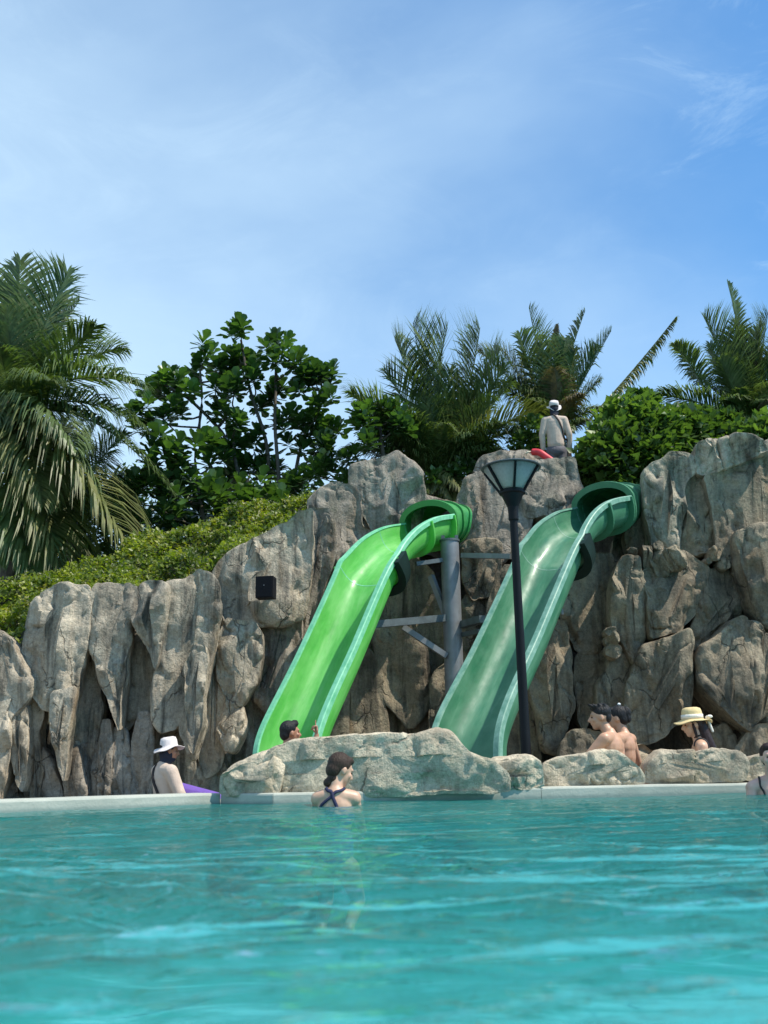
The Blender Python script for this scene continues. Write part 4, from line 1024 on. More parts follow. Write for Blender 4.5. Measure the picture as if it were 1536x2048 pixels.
paddle_tree('tall dense paddle leaved tree in the middle of the group left of the slides', (555, 1060, 18.2),
    [[(560, 1070), (558, 960), (550, 850), (552, 740), (550, 690)], [(540, 1060), (535, 900), (500, 780), (482, 680)], [(575, 1060), (600, 900), (640, 790)], [(520, 1060), (470, 920), (475, 820)]],
    [(482, 655), (478, 700), (555, 672), (545, 710), (590, 715), (625, 735), (650, 745), (505, 745), (470, 770), (600, 765), (640, 800), (555, 770), (520, 800), (480, 830), (560, 830), (610, 830), (655, 850), (450, 820), (470, 880), (510, 875), (640, 880), (600, 885), (500, 925), (660, 920), (460, 930), (550, 930)], per=17, rr=4, L=.28, seed=9, spread=.25)
paddle_tree('low dark paddle leaved shrub at the foot of the taller tree, above the hedge', (420, 1100, 17.6),
    [[(420, 1100), (400, 1000), (390, 920)], [(460, 1080), (480, 1000), (500, 950)]],
    [(390, 880), (360, 910), (420, 920), (330, 890), (310, 930), (280, 960), (360, 960), (400, 980), (450, 970), (500, 980), (330, 1010), (430, 1020), (300, 1040), (540, 985), (470, 1020), (250, 990), (580, 960), (620, 950), (380, 1050), (340, 1060)], per=16, rr=4, L=.29, seed=21, spread=.32, name='shrub', cat='shrub')
paddle_tree('small paddle leaved shrub in front of the middle palm, above the pale top boulder', (760, 960, 16.8),
    [[(770, 960), (765, 900), (760, 850)]], [(715, 815), (745, 820), (785, 815), (720, 845), (755, 850), (790, 840), (735, 875), (775, 870), (665, 930), (690, 950), (640, 940), (700, 910), (800, 835)], per=15, rr=3, L=.24, seed=33, spread=.17, name='shrub', cat='shrub')

# leafy shrubs on the right plateau
def shrub(label, lobes, Yb, n, L=.175, seed=1, mat=LEAF_BUSH, name='shrub', group='leafy shrubs behind the right cliff'):
    rs = np.random.RandomState(seed)
    cs = [(at(x, y, Yb+dy), r) for x, y, r, dy in lobes]
    f0 = cs[0][0].copy(); f0[2] = min(c[2]-r for c, r in cs)
    root = empty(name, f0, label, 'shrub', group)
    tot = sum(r*r for _, r in cs); P, D, N = [], [], []
    for c, r in cs:
        k = int(n*r*r/tot)
        d = unit(rs.normal(0, 1, (k, 3))); d[:, 1] = -np.abs(d[:, 1])*rs.choice([1, 1, 1, -1], k)
        bump_ = 1+0.34*fbm(d*2.8+c, seed, 3)
        rr_ = r*bump_*rs.uniform(.55, 1.06, k)**.6
        P.append(c+d*rr_[:, None]); dd = unit(d+rs.normal(0, .55, (k, 3))+np.array([0, 0, .15])); D.append(dd); N.append(unit(d*0.6+np.array([0, 0, .9])+rs.normal(0, .45, (k, 3))))
    P = np.concatenate(P); D = np.concatenate(D); N = np.concatenate(N); Ls = L*rs.uniform(.6, 1.25, len(P))
    V, Fc = leaf_cloud(P, D, N, Ls, Ls*.40, 'oval')
    o = put('foliage', V, Fc, mat, root); o['kind'] = 'stuff'
    for i, (c, r) in enumerate(cs):
        q = f0+np.array([rs.uniform(-.1, .1), rs.uniform(-.1, .1), 0])
        V, Fc = tube(smooth_path([q, (q+c)/2+rs.uniform(-.1, .1, 3), c+[0, 0, r*.4]], 8), np.linspace(.035, .01, 8), 6); put('stem', V, Fc, BARK_D, root, True)
    return root
shrub('bright green leafy shrub between the standing lifeguard and the right cliff', [(1222, 900, .42, 0), (1255, 868, .52, .1), (1310, 890, .48, 0), (1230, 930, .55, -.3), (1290, 940, .55, -.2), (1195, 945, .35, -.2), (1250, 985, .5, -.3), (1280, 815, .25, .2), (1205, 985, .34, -.1)], 16.4, 9000, seed=2)
shrub('leafy shrub behind the top of the right cliff, below the dark slanting fronds', [(1370, 880, .50, 0), (1350, 920, .5, -.2), (1420, 890, .42, .1), (1400, 850, .28, .3), (1330, 860, .33, .2), (1450, 850, .22, .3)], 17.0, 5500, seed=4)
shrub('leafy shrub at the right border under the tall palm', [(1490, 905, .42, 0), (1540, 895, .42, 0), (1590, 890, .5, 0), (1525, 865, .25, .3)], 16.6, 4500, seed=5)
shrub('small pale green shrub just left of the standing lifeguard', [(1070, 870, .28, 0), (1045, 890, .22, 0), (1090, 895, .22, -.1)], 17.0, 1100, L=.11, seed=6)
shrub('dark low shrub at the foot of the middle palm behind the bright green slide', [(870, 985, .35, 0), (930, 960, .35, 0), (820, 900, .3, .4), (960, 920, .4, .5)], 17.2, 2200, L=.12, seed=8, mat=LEAF_BIG)
shrub('dark wall of foliage behind the left coconut palms', [(60, 1080, .9, 0), (180, 1060, .9, 0), (300, 1020, .8, 0), (-60, 1040, 1.0, 0), (120, 1000, .7, .3), (390, 1010, .6, 0), (480, 1010, .5, 0), (580, 990, .4, 0)], 20.5, 9000, L=.16, seed=7, mat=LEAF_BIG, group='leafy shrubs behind the left cliff')

# yellow green creeper covering the slope above the left cliff
top_l = [(-200, 1180), (0, 1172), (60, 1160), (150, 1140), (230, 1120), (255, 1085), (300, 1062), (360, 1062), (420, 1048), (470, 1020), (520, 1005), (580, 990), (640, 985)]
bot_l = [(-200, 1300), (0, 1290), (30, 1285), (60, 1230), (100, 1195), (180, 1190), (300, 1185), (400, 1165), (440, 1130), (520, 1095), (600, 1040), (640, 1000)]
Ydl = [(-200, 13.9), (0, 13.6), (60, 13.7), (180, 13.9), (400, 14.1), (520, 14.8), (640, 15.3)]
def slope(px, t):
    y0 = np.interp(px, [p[0] for p in bot_l], [p[1] for p in bot_l]); y1 = np.interp(px, [p[0] for p in top_l], [p[1] for p in top_l])
    Y = np.interp(px, [p[0] for p in Ydl], [p[1] for p in Ydl])
    return y0+(y1-y0)*t, Y-0.15+t*1.9
pxs2 = np.linspace(-200, 640, 90); ts2 = np.linspace(-.05, 1, 22)
rows = []
for t in ts2:
    yy, YY = slope(pxs2, t); rows.append(np.array([at(a, b, c) for a, b, c in zip(pxs2, yy, YY)]))
rows.append(rows[-1]+np.array([0, 1.5, -.4]))
V = np.concatenate(rows); V[:, 2] -= 0.10; V[:, 1] += .08
put('slope', V, grid_faces(len(rows), len(pxs2)), SOIL, None, True)['kind'] = 'structure'
rs = np.random.RandomState(77); n = 30000
px = rs.uniform(-200, 640, n); t = rs.rand(n)**0.9
yy, YY = slope(px, t)
Rr = np.array([ray(a, b) for a, b in zip(px, yy)])
P = Rr*(YY/Rr[:, 1])[:, None]; P[:, 2] += CAMH
lump = fbm(P*np.array([2.2, 1.5, 2.2]), 55, 3)
P[:, 2] += 0.08*lump+rs.uniform(-.07, .06, n); P[:, 1] -= 0.20*lump+rs.uniform(-.08, .1, n)
D = unit(rs.normal(0, 1, (n, 3))*np.array([1, .7, .8])+np.array([0, -.3, .25])); N = unit(rs.normal(0, .5, (n, 3))+np.array([.1, -.5, 1.0]))
Ls = rs.uniform(.035, .085, n)
V, Fc = leaf_cloud(P, D, N, Ls, Ls*.38, 'oval')
o = put('ground_cover', V, Fc, LEAF_HEDGE); tag(o, 'yellow green creeper covering the slope above the left rock cliff', 'ground cover', None, 'stuff')
# ------------------------------------------------------------------ people
def ellp(c, r, Rm=None, nu=16, nv=10):
    th = np.linspace(0, math.pi, nv)[1:-1]; a = np.arange(nu)*2*math.pi/nu
    V = [[0, 0, 1.0]]
    for t in th: V += [[math.sin(t)*math.cos(b), math.sin(t)*math.sin(b), math.cos(t)] for b in a]
    V.append([0, 0, -1.0]); V = np.array(V)*np.asarray(r, float)
    if Rm is not None: V = V @ np.asarray(Rm).T
    Fc = [(0, 1+i, 1+(i+1) % nu) for i in range(nu)]
    k = len(th)
    for j in range(k-1): Fc += [(1+j*nu+i, 1+(j+1)*nu+i, 1+(j+1)*nu+(i+1) % nu, 1+j*nu+(i+1) % nu) for i in range(nu)]
    e = 1+k*nu
    Fc += [(e, 1+(k-1)*nu+(i+1) % nu, 1+(k-1)*nu+i) for i in range(nu)]
    return V+np.asarray(c, float), Fc
def caps(p0, r0, p1, r1, n=14):
    p0 = np.asarray(p0, float); p1 = np.asarray(p1, float); t = p1-p0; L = np.linalg.norm(t); t = t/(L+1e-9)
    P, R = [], []
    for a in (-1.45, -1.0, -0.5, 0.0): P.append(p0+t*r0*math.sin(a)); R.append(r0*math.cos(a))
    for a in (0.0, 0.5, 1.0, 1.45): P.append(p1+t*r1*math.sin(a)); R.append(r1*math.cos(a))
    P = np.array(P); R = np.array(R)
    ref = np.array([0, 0, 1.0]) if abs(t[2]) < .9 else np.array([0, 1.0, 0])
    u = np.cross(t, ref); u /= np.linalg.norm(u); w_ = np.cross(u, t)
    a = np.arange(n)*2*math.pi/n
    V = (P[:, None]+R[:, None, None]*(np.cos(a)[None, :, None]*u+np.sin(a)[None, :, None]*w_)).reshape(-1, 3)
    return V, [tuple(f)[::-1] for f in grid_faces(len(P), n, True)]+[tuple(range(n)), tuple((len(P)-1)*n+i for i in range(n))[::-1]]
def fuse(name, prims, mat, parent, voxel=0.009, smooth=4):
    V, Fc = join(prims)
    o = obj('tmp', mesh('tmp', V, Fc, mat))
    r = o.modifiers.new('r', 'REMESH'); r.mode = 'VOXEL'; r.voxel_size = voxel
    s = o.modifiers.new('s', 'SMOOTH'); s.iterations = smooth; s.factor = 0.5
    dg = bpy.context.evaluated_depsgraph_get(); dg.update()
    me = bpy.data.meshes.new_from_object(o.evaluated_get(dg)); me.name = name
    tm = o.data; bpy.data.objects.remove(o); bpy.data.meshes.remove(tm)
    me.materials.clear(); me.materials.append(mat)
    me.polygons.foreach_set('use_smooth', np.ones(len(me.polygons), bool))
    return obj(name, me, parent)
def skin(name, c, wet=0.45):
    M = MT(name, wet, c); M.b.inputs['Subsurface Weight'].default_value = 0.08
    M.b.inputs['Subsurface Radius'].default_value = (0.02, 0.008, 0.004)
    M.col(M.mix(0.5, c, M.ramp(M.noise(14, 4), [(0.35, (0.75, 0.68, 0.62)), (0.65, (1.1, 1.05, 1.0))]), 'MULTIPLY')); M.bump(M.noise(120, 3), 0.08, .003); return M.m
SK_TAN = skin('skin_tan', (0.50, 0.29, 0.19)); SK_FAIR = skin('skin_fair', (0.56, 0.35, 0.245)); SK_BROWN = skin('skin_brown', (0.36, 0.18, 0.11)); SK_PINK = skin('skin_pink', (0.60, 0.37, 0.30))
def hair_mat(name, c):
    M = MT(name, 0.5, c); M.b.inputs['Specular IOR Level'].default_value = 0.3
    M.bump(M.noise(1.0, 5, .6, .4, M.map((60, 60, 14))), 1.0, .015); return M.m
HR_BLACK = hair_mat('hair_black', (0.010, 0.009, 0.010)); HR_BROWN = hair_mat('hair_brown', (0.035, 0.018, 0.010)); HR_DKBR = hair_mat('hair_dark_brown', (0.022, 0.010, 0.010))
def cloth(name, c, rough=.85):
    M = MT(name, rough, c); M.col(M.mix(.5, c, M.ramp(M.noise(9, 4), [(.3, .75), (.7, 1.15)]), 'MULTIPLY'))
    M.bump(M.noise(1.0, 4, .6, 1.2, M.map((16, 16, 7))), .6, .015); return M.m
CREAM = cloth('cream_shirt', (0.52, 0.41, 0.335)); PURPLE = cloth('purple_trousers', (0.13, 0.065, 0.33)); GREYT = cloth('grey_trousers', (0.10, 0.095, 0.11)); STRAPM = cloth('dark_strap', (0.025, 0.02, 0.02)); SCARF = cloth('navy_scarf', (0.012, 0.016, 0.032))
HATM = cloth('pale_hat', (0.64, 0.58, 0.57)); STRAW = cloth('straw', (0.66, 0.50, 0.25)); RIB = cloth('ribbon_white', (0.75, 0.70, 0.62)); BLUE = cloth('blue_swimsuit', (0.05, 0.10, 0.42), .5); NAVY = cloth('navy_strap', (0.02, 0.02, 0.06)); BLKC = cloth('black_swimwear', (0.012, 0.01, 0.012), .6)
EYE = simple('eye_dark', (0.02, 0.015, 0.012), .2)
def headR(yaw, pitch, roll=0.0):
    return np.array(Matrix.Rotation(yaw, 3, 'Z') @ Matrix.Rotation(pitch, 3, 'X') @ Matrix.Rotation(roll, 3, 'Y'))
def head_prims(c, H):
    f = lambda p: np.asarray(c)+H @ np.asarray(p, float)
    e = lambda p, r: ellp(f(p), r, H)
    pr = [e((0, -.012, .022), (.074, .094, .095)), e((0, .03, -.03), (.058, .062, .078)), e((0, .05, -.085), (.032, .034, .028)),
          caps(f((0, .088, .012)), .010, f((0, .108, -.024)), .014), e((0, .096, -.030), (.019, .014, .010)), caps(f((-.035, .076, .028)), .013, f((.035, .076, .028)), .013),
          caps(f((-.018, .086, -.055)), .009, f((.018, .086, -.055)), .009), e((-.04, .062, -.02), (.022, .022, .022)), e((.04, .062, -.02), (.022, .022, .022)),
          e((.076, -.008, -.008), (.010, .020, .032)), e((-.076, -.008, -.008), (.010, .020, .032))]
    return pr
def hand_prims(w, d, pn, side, curl=0.5, point=False):
    d = unit(np.asarray(d, float)); pn = unit(np.asarray(pn, float)-d*np.dot(pn, d)); u = np.cross(d, pn)*side
    pr = [ellp(np.asarray(w)+d*.048, (.040, .016, .052), np.stack([u, pn, d], 1))]
    for k, (off, ln) in enumerate(((-.030, .072), (-.010, .080), (.010, .075), (.029, .060))):
        b = np.asarray(w)+d*.085+u*off
        c_ = 0.0 if (point and k == 0) else (1.5 if point else curl)
        d1 = d*math.cos(c_)+pn*math.sin(c_); d2 = d*math.cos(c_*1.9)+pn*math.sin(c_*1.9)
        m_ = b+d1*ln*.5; pr += [caps(b, .0095, m_, .009, 8), caps(m_, .009, m_+d2*ln*.5, .0075, 8)]
    t0 = np.asarray(w)+d*.03-u*.032; t1 = t0+unit(d*.6-u*.8+pn*.3)*.035; pr += [caps(t0, .013, t1, .011, 8), caps(t1, .011, t1+unit(d*.9-u*.3+pn*.4)*.03, .009, 8)]
    return pr
def torso(J, k=1.0, add=0.0, w=1.0):
    hip, nk = np.array(J['hip']), np.array(J['neck']); sl, sr = np.array(J['shL']), np.array(J['shR'])
    up = unit(nk-hip); rt = unit(sr-sl); rt = unit(rt-up*np.dot(rt, up)); fw = np.cross(up, rt); Rm = np.stack([rt, fw, up], 1)
    L = np.linalg.norm(nk-hip); p = lambda s, f_=0: hip+up*L*s+fw*f_
    a = add
    return [ellp(p(.02), (.155*w+a, .115*w+a, .12+a), Rm), ellp(p(.30, .005), (.135*w+a, .098*w+a, .15+a), Rm), ellp(p(.55), (.145*w+a, .105*w+a, .16+a), Rm), ellp(p(.74, -.008), (.160*w+a, .100*w+a, .13+a), Rm),
            caps(p(.90, -.01)-rt*.06*w, .062+a, sl, .058+a), caps(p(.90, -.01)+rt*.06*w, .062+a, sr, .058+a), caps(p(.93, -.01), .066+a, p(1.0, 0), .056+a)]
def loose(J, w=1.0, hem=0.0):
    hip, nk = np.array(J['hip']), np.array(J['neck']); up = unit(nk-hip); rt = unit(np.array(J['shR'])-np.array(J['shL'])); rt = unit(rt-up*np.dot(rt, up)); fw = np.cross(up, rt); Rm = np.stack([rt, fw, up], 1)
    L = np.linalg.norm(nk-hip)
    return [ellp(hip+up*L*s_, (a*w, b*w, c_), Rm) for s_, a, b, c_ in ((.0+hem, .176, .150, .15), (.12, .177, .150, .16), (.25, .178, .149, .17), (.38, .179, .148, .17), (.5, .182, .146, .17), (.62, .184, .142, .16), (.74, .186, .135, .13))]
def arm(J, s, add=0.0, g=1.0, to=1.0):
    sh, el, wr = (np.array(J[k+s]) for k in ('sh', 'el', 'wr'))
    wr2 = el+(wr-el)*to
    return [caps(sh, .056*g+add, el, .040*g+add), caps(el, .041*g+add, wr2, (.041+(.027-.041)*to)*g+add), ellp(sh+(el-sh)*.35, np.array([.05, .05, .075])*g+add, frame_of(el-sh))]
def frame_of(d):
    d = unit(np.asarray(d, float)); u = unit(np.cross(d, [0.1, 1, .2])); return np.stack([u, np.cross(d, u), d], 1)
def legs(J, add=0.0, s='LR'):
    pr = []
    for k in s:
        h, kn, an = (np.array(J[q+k]) for q in ('hp', 'kn', 'an'))
        pr += [caps(h, .088+add, kn, .056+add), caps(kn, .057+add, an, .038+add)]
        ft = np.array(J.get('ft'+k, an+np.array([0, .14, -.05])))
        if add == 0: pr += [caps(an-[0, .02, .02], .036, ft, .028)]
    return pr
def hair_prims(c, H, back=1.0, low=True):
    f = lambda p: np.asarray(c)+H @ np.asarray(p, float)
    pr = [ellp(f((0, -.026, .038)), (.083, .093*back, .092), H, 20, 14), ellp(f((0, .030, .085)), (.062, .050, .036), H)]
    if low: pr += [ellp(f((0, -.058, -.012)), (.068, .058, .068), H)]
    return pr
def strap(name, pts, w, th, mat, parent, n=24, snap=True):
    P = smooth_path(np.array(pts, float), n)
    if snap:      # lie on the cloth or skin beneath
        ob = [c_ for c_ in parent.children if c_.name.startswith(('shirt', 'body'))][-1]
        from mathutils.bvhtree import BVHTree
        bv = BVHTree.FromPolygons([v.co for v in ob.data.vertices], [tuple(p.vertices) for p in ob.data.polygons])
        Q = []
        for p in P:
            co, nn_, ix, d_ = bv.find_nearest(Vector(p)); Q.append(np.array(co)+np.array(nn_)*0.004)
        P = np.array(Q); P[1:-1] = (P[:-2]+2*P[1:-1]+P[2:])/4
    T = frames(P); c = P.mean(0); c = c*0+np.array([0, 0, c[2]])
    out = P-c
    Nn = unit(out-T*(out*T).sum(1)[:, None]); S_ = np.cross(T, Nn)
    sec = np.array([[-w/2, 0], [-w/2, th], [w/2, th], [w/2, 0]])
    V, Fc, _ = sweep(P, S_, Nn, sec, True)
    fl = [tuple(f) for f in Fc]+[(0, 1, 2, 3), tuple((n-1)*4+i for i in (3, 2, 1, 0))]
    return put(name, V, fl, mat, parent, True, world=False)
def person(label, headpx, rz, J, skinm, group=None, hand=('L', 'R'), curl=.5, point=None, hyaw=0, hpitch=0, hroll=0, hairm=None, low=True, w=1.0, g=1.0, palm=(0, 0, -1)):
    """J in metres: +y forward, +x the person's right, z up; the head's centre lands on headpx"""
    hc = np.array(J['head']); wp = at(*headpx)
    Rz = np.array(Matrix.Rotation(rz, 3, 'Z'))
    root = empty('person', wp-Rz @ hc, label, 'person', group, rz)
    H = headR(hyaw, hpitch, hroll)
    pr = torso(J, w=w)+head_prims(hc, H)+[caps(np.array(J['neck'])-[0, 0, .03], .055, hc+H @ np.array([0, -.02, -.06]), .050)]
    for s in 'LR':
        pr += arm(J, s, g=g)
        pn = np.array(J.get('pn'+s, palm), float)
        pr += hand_prims(J['wr'+s], np.array(J['wr'+s])-np.array(J['el'+s]) if 'hd'+s not in J else J['hd'+s], pn, 1 if s == 'R' else -1, curl, point == s)
    pr += legs(J)
    fuse('body', pr, skinm, root, .0085)
    for sx in (-1, 1):
        V, Fc = ellp(hc+H @ np.array([sx*.031, .079, .006]), (.013, .008, .006), H, 10, 7); put('eye', V, Fc, EYE, root, True, world=False)
    if hairm: fuse('hair', hair_prims(hc, H, low=low), hairm, root, .008, 3)
    return root, H, hc
def hat(root, hc, H, mat, brim=.175, crown=.095, ch=.11, tilt=0, floppy=.02, band=None, sx=1.0):
    rs = np.random.RandomState(4)
    prof = [(0.001, ch), (crown*.55, ch*1.0), (crown*.86, ch*.9), (crown*.98, ch*.6), (crown*1.02, ch*.15), (crown*1.06, 0.0), (brim*.72, -.012), (brim*.94, -.022), (brim, -.026), (brim*.99, -.032), (brim*.7, -.02), (crown*1.03, -.006), (crown*.97, .02), (crown*.9, ch*.8), (.001, ch*.93)]
    V, Fc = lathe(prof, 40); r = np.hypot(V[:, 0], V[:, 1]); a = np.arctan2(V[:, 1], V[:, 0])
    V[:, 2] += floppy*np.clip((r-crown*1.05)/(brim-crown), 0, 1)*(np.sin(2*a+.6)+.35*np.sin(5*a))
    V[:, 0] *= .93
    Hm = H @ np.array(Matrix.Rotation(tilt, 3, 'X'))
    put('hat', V @ Hm.T+hc+H @ np.array([0, -.012, .048]), Fc, mat, root, True, world=False)
    if band is not None:
        V, Fc = lathe([(crown*1.0, .046), (crown*1.05, .046), (crown*1.075, .004), (crown*1.0, .004)], 40); V[:, 0] *= .93
        put('hat_band', V @ Hm.T+hc+H @ np.array([0, -.012, .048]), Fc, band, root, True, world=False)
STAND = dict(hip=(0, 0, .95), neck=(0, -.01, 1.45), head=(0, .02, 1.61), shL=(-.18, -.01, 1.40), shR=(.18, -.01, 1.40), elL=(-.25, -.03, 1.13), elR=(.25, -.03, 1.13), wrL=(-.24, .05, .89), wrR=(.25, .05, .89),
             hpL=(-.09, 0, .90), hpR=(.09, 0, .90), knL=(-.10, .02, .49), knR=(.10, .02, .49), anL=(-.10, -.02, .07), anR=(.10, -.02, .07))
SIT = dict(hip=(0, 0, .10), neck=(0, -.06, .60), head=(0, -.02, .77), shL=(-.18, -.05, .55), shR=(.18, -.05, .55), elL=(-.25, -.04, .29), elR=(.25, -.04, .29), wrL=(-.20, .14, .16), wrR=(.22, .14, .16),
           hpL=(-.09, .03, .10), hpR=(.09, .03, .10), knL=(-.13, .42, .22), knR=(.13, .42, .22), anL=(-.12, .72, .02), anR=(.12, .72, .02))

# lifeguard standing on the cliff, back to the camera
J = dict(STAND); J.update(head=(0.01, .03, 1.62), shL=(-.165, -.01, 1.39), shR=(.165, -.01, 1.39), elL=(-.235, -.02, 1.13), wrL=(-.225, .03, .88), elR=(.24, -.02, 1.12), wrR=(.235, .04, .85))
r_, H, hc = person('lifeguard in cream long sleeves standing on the cliff top with their back turned', (1108, 818, 16.35), rad(-4), dict(J, hpL=(-.085, 0, .82), hpR=(.085, 0, .82)), SK_BROWN, hairm=HR_BLACK, hpitch=rad(8), w=.98)
fuse('shirt', loose(J, .88)+torso(J, add=.012, w=.94)+arm(J, 'L', .018)+arm(J, 'R', .018), CREAM, r_, .010, 10)
J.update(hpL=(-.085, 0, .82), hpR=(.085, 0, .82))
fuse('trousers', legs(J, .012)+[ellp((0, 0, .84), (.158, .118, .11)), ellp((0, -.02, .80), (.165, .12, .12)), caps((-.075, 0, .80), .095, (-.09, 0, .5), .085), caps((.075, 0, .80), .095, (.09, 0, .5), .085)], GREYT, r_, .011, 3)
fuse('scarf', [ellp(hc+[0, -.035, -.02], (.082, .082, .10)), ellp(hc+[0, -.03, -.09], (.075, .07, .06)), caps((0, -.01, 1.46), .066, (0, 0, 1.54), .07)], SCARF, r_, .010, 3)
hat(r_, hc, H, HATM, brim=.140, crown=.092, ch=.10, tilt=rad(30), floppy=.022)
strap('shoulder_strap', [(-.03, -.06, 1.495), (.02, -.125, 1.43), (.09, -.145, 1.30), (.15, -.125, 1.16), (.175, -.08, 1.03), (.18, 0, .97)], .035, .012, STRAPM, r_)

# lifeguard sitting at the left behind the pool edge
J = dict(SIT); J.update(neck=(0, -.10, .60), head=(0, -.03, .77), shL=(-.18, -.09, .55), shR=(.19, -.08, .54), elR=(.27, .00, .30), wrR=(.24, .16, .07), elL=(-.24, .0, .31), wrL=(-.16, .2, .2), hpR=(.09, .06, .32), hpL=(-.09, .06, .28), knR=(.12, .60, .21), anR=(.10, .98, .08), knL=(-.12, .60, .20), anL=(-.10, .98, .08))
r_, H, hc = person('seated lifeguard in pale sun hat, cream top and purple trousers, left of the boulders', (339, 1502, 11.5), rad(-56), J, SK_BROWN, hairm=HR_BLACK, hyaw=rad(-12), hpitch=rad(-6), w=1.02)
fuse('shirt', loose(J, 1.0)+torso(J, add=.02, w=1.02)+arm(J, 'L', .024)+arm(J, 'R', .026), CREAM, r_, .010, 3)
fuse('trousers', legs(J, .018)+[ellp((0, .02, .09), (.165, .14, .12))], PURPLE, r_, .011, 3)
fuse('scarf', [ellp(hc+H @ np.array([0, -.03, -.045]), (.082, .085, .075), H), caps((0, -.10, .60), .070, hc+H @ np.array([0, -.015, -.09]), .068), ellp(hc+H @ np.array([0, .03, -.085]), (.05, .055, .04), H)], SCARF, r_, .010, 3)
hat(r_, hc, H, HATM, brim=.178, crown=.098, ch=.11, tilt=rad(14), floppy=.022)
strap('shoulder_strap', [(-.08, -.06, .66), (-.08, -.20, .60), (-.02, -.26, .50), (.05, -.26, .38), (.12, -.24, .28), (.18, -.18, .22), (.2, -.08, .20)], .035, .012, STRAPM, r_)

# swimmer in the blue suit: chest deep, back to the camera, looking down to the right
J = dict(STAND); J.update(neck=(0, .02, 1.45), head=(.03, .065, 1.585), shL=(-.128, .02, 1.385), shR=(.132, .03, 1.385), knL=(-.12, .30, .66), knR=(.12, .30, .66), anL=(-.10, -.02, .52), anR=(.10, -.02, .52), elL=(-.165, .12, 1.15), elR=(.18, .14, 1.15), wrL=(-.10, .30, 1.10), wrR=(.12, .32, 1.10))
r_, H, hc = person('swimmer in a blue swimsuit with crossed back straps, shoulders just above the water', (681, 1541, 7.5), rad(-6), J, SK_FAIR, hairm=HR_BROWN, hyaw=rad(-52), hpitch=rad(-22), w=.84, g=.84)
fuse('swimsuit', [ellp((0, .012, 1.26), (.142, .105, .105)), ellp((0, .0, 1.05), (.135, .115, .2))], BLUE, r_, .009, 2)
strap('suit_strap', [(-.115, -.052, 1.31), (-.085, -.078, 1.36), (-.02, -.088, 1.41), (.04, -.076, 1.45), (.075, -.02, 1.475)], .020, .008, NAVY, r_)
strap('suit_strap', [(.035, -.088, 1.30), (.02, -.094, 1.35), (-.01, -.092, 1.41), (-.04, -.078, 1.455), (-.065, -.02, 1.475)], .024, .011, NAVY, r_)
fuse('hair_bun', [ellp(hc+np.array([-.085, -.055, -.085]), (.036, .034, .034)), ellp(hc+np.array([-.05, -.05, -.055]), (.045, .036, .04))], HR_BROWN, r_, .007, 2)

# boy at the foot of the bright slide, finger raised
J = dict(SIT); J.update(hip=(0, -.02, .1), neck=(0, -.02, .50), head=(0, .02, .66), shL=(-.15, -.02, .45), shR=(.15, -.01, .45), elR=(.21, .22, .44), wrR=(.19, .25, .63), elL=(-.2, .1, .25), wrL=(-.1, .25, .2), hdR=(-.12, .0, 1), pnR=(0, -1, .1))
r_, H, hc = person('person with dark braided hair pointing a finger up at the foot of the bright slide', (581, 1466, 10.3), rad(-72), J, SK_BROWN, hairm=HR_BLACK, point='R', hyaw=rad(6), w=.85, g=.95)
for k in range(7):
    a = rad(-54+18*k)
    q = [hc+H @ np.array([math.sin(a)*.05*(1-t*.2)*1.15, .07-t*.15, .085+.045*math.cos(a)*math.sin(math.pi*(t*.7+.3))-.02*abs(math.sin(a))-.09*t*t]) for t in np.linspace(0, 1, 6)]
    V, Fc = tube(smooth_path(q, 14), .0085+.002*np.sin(np.arange(14)*2.2), 6); put('braid', V, Fc, HR_BLACK, r_, True, world=False)

# bare backed man and the woman behind him
J = dict(SIT); J.update(neck=(0, .00, .60), head=(0, .085, .745), shL=(-.195, .0, .54), shR=(.195, -.02, .54), elL=(-.25, .20, .33), wrL=(-.22, .46, .24), elR=(.24, .10, .30), wrR=(.18, .30, .2))
r_, H, hc = person('bare backed man with short black hair looking left behind the rounded boulder', (1200, 1435, 9.5), rad(62), J, SK_TAN, hairm=None, hyaw=rad(20), hpitch=rad(-4), w=1.05, g=1.05)
f = lambda p: hc+H @ np.array(p)
fuse('hair', [ellp(f((0, -.022, .052)), (.082, .092, .082), H, 20, 14), ellp(f((0, -.062, .0)), (.064, .048, .060), H), ellp(f((0, .045, .092)), (.06, .042, .032), H)]+[caps(f((x, .0+y, .105)), .022, f((x*1.2, y*1.3+.012, .128+.006*math.sin(9*x+5*y))), .009, 6) for x in (-.05, -.02, .02, .05) for y in (-.05, -.01, .03, .06)], HR_BLACK, r_, .007, 1)
fuse('swim_shorts', [ellp((0, .0, .08), (.172, .132, .13))]+legs(dict(J, anL=J['knL'], anR=J['knR']), .014)[::2], GREYT, r_, .011, 2)
J = dict(SIT); J.update(neck=(0, .00, .56), head=(0, .06, .71), shL=(-.16, .0, .51), shR=(.165, -.01, .51))
r_, H, hc = person('woman with a black hair bun sitting half hidden behind the bare backed man', (1234, 1437, 9.95), rad(58), J, SK_TAN, hairm=HR_BLACK, hyaw=rad(10), hpitch=rad(-6), w=.9, g=.85)
fuse('hair_bun', [ellp(hc+H @ np.array([0, -.10, .045]), (.04, .05, .062), H), ellp(hc+H @ np.array([0, -.105, -.01]), (.036, .036, .05), H)], HR_BLACK, r_, .007, 2)
V, Fc = ellp(hc+H @ np.array([.0, -.045, .135]), (.020, .016, .014), H, 10, 8); put('hair_clip', V, Fc, simple('white_clip', (.8, .8, .8), .25), r_, True, world=False)
fuse('swim_shorts', [ellp((0, .0, .08), (.165, .125, .12))], BLKC, r_, .011, 2)

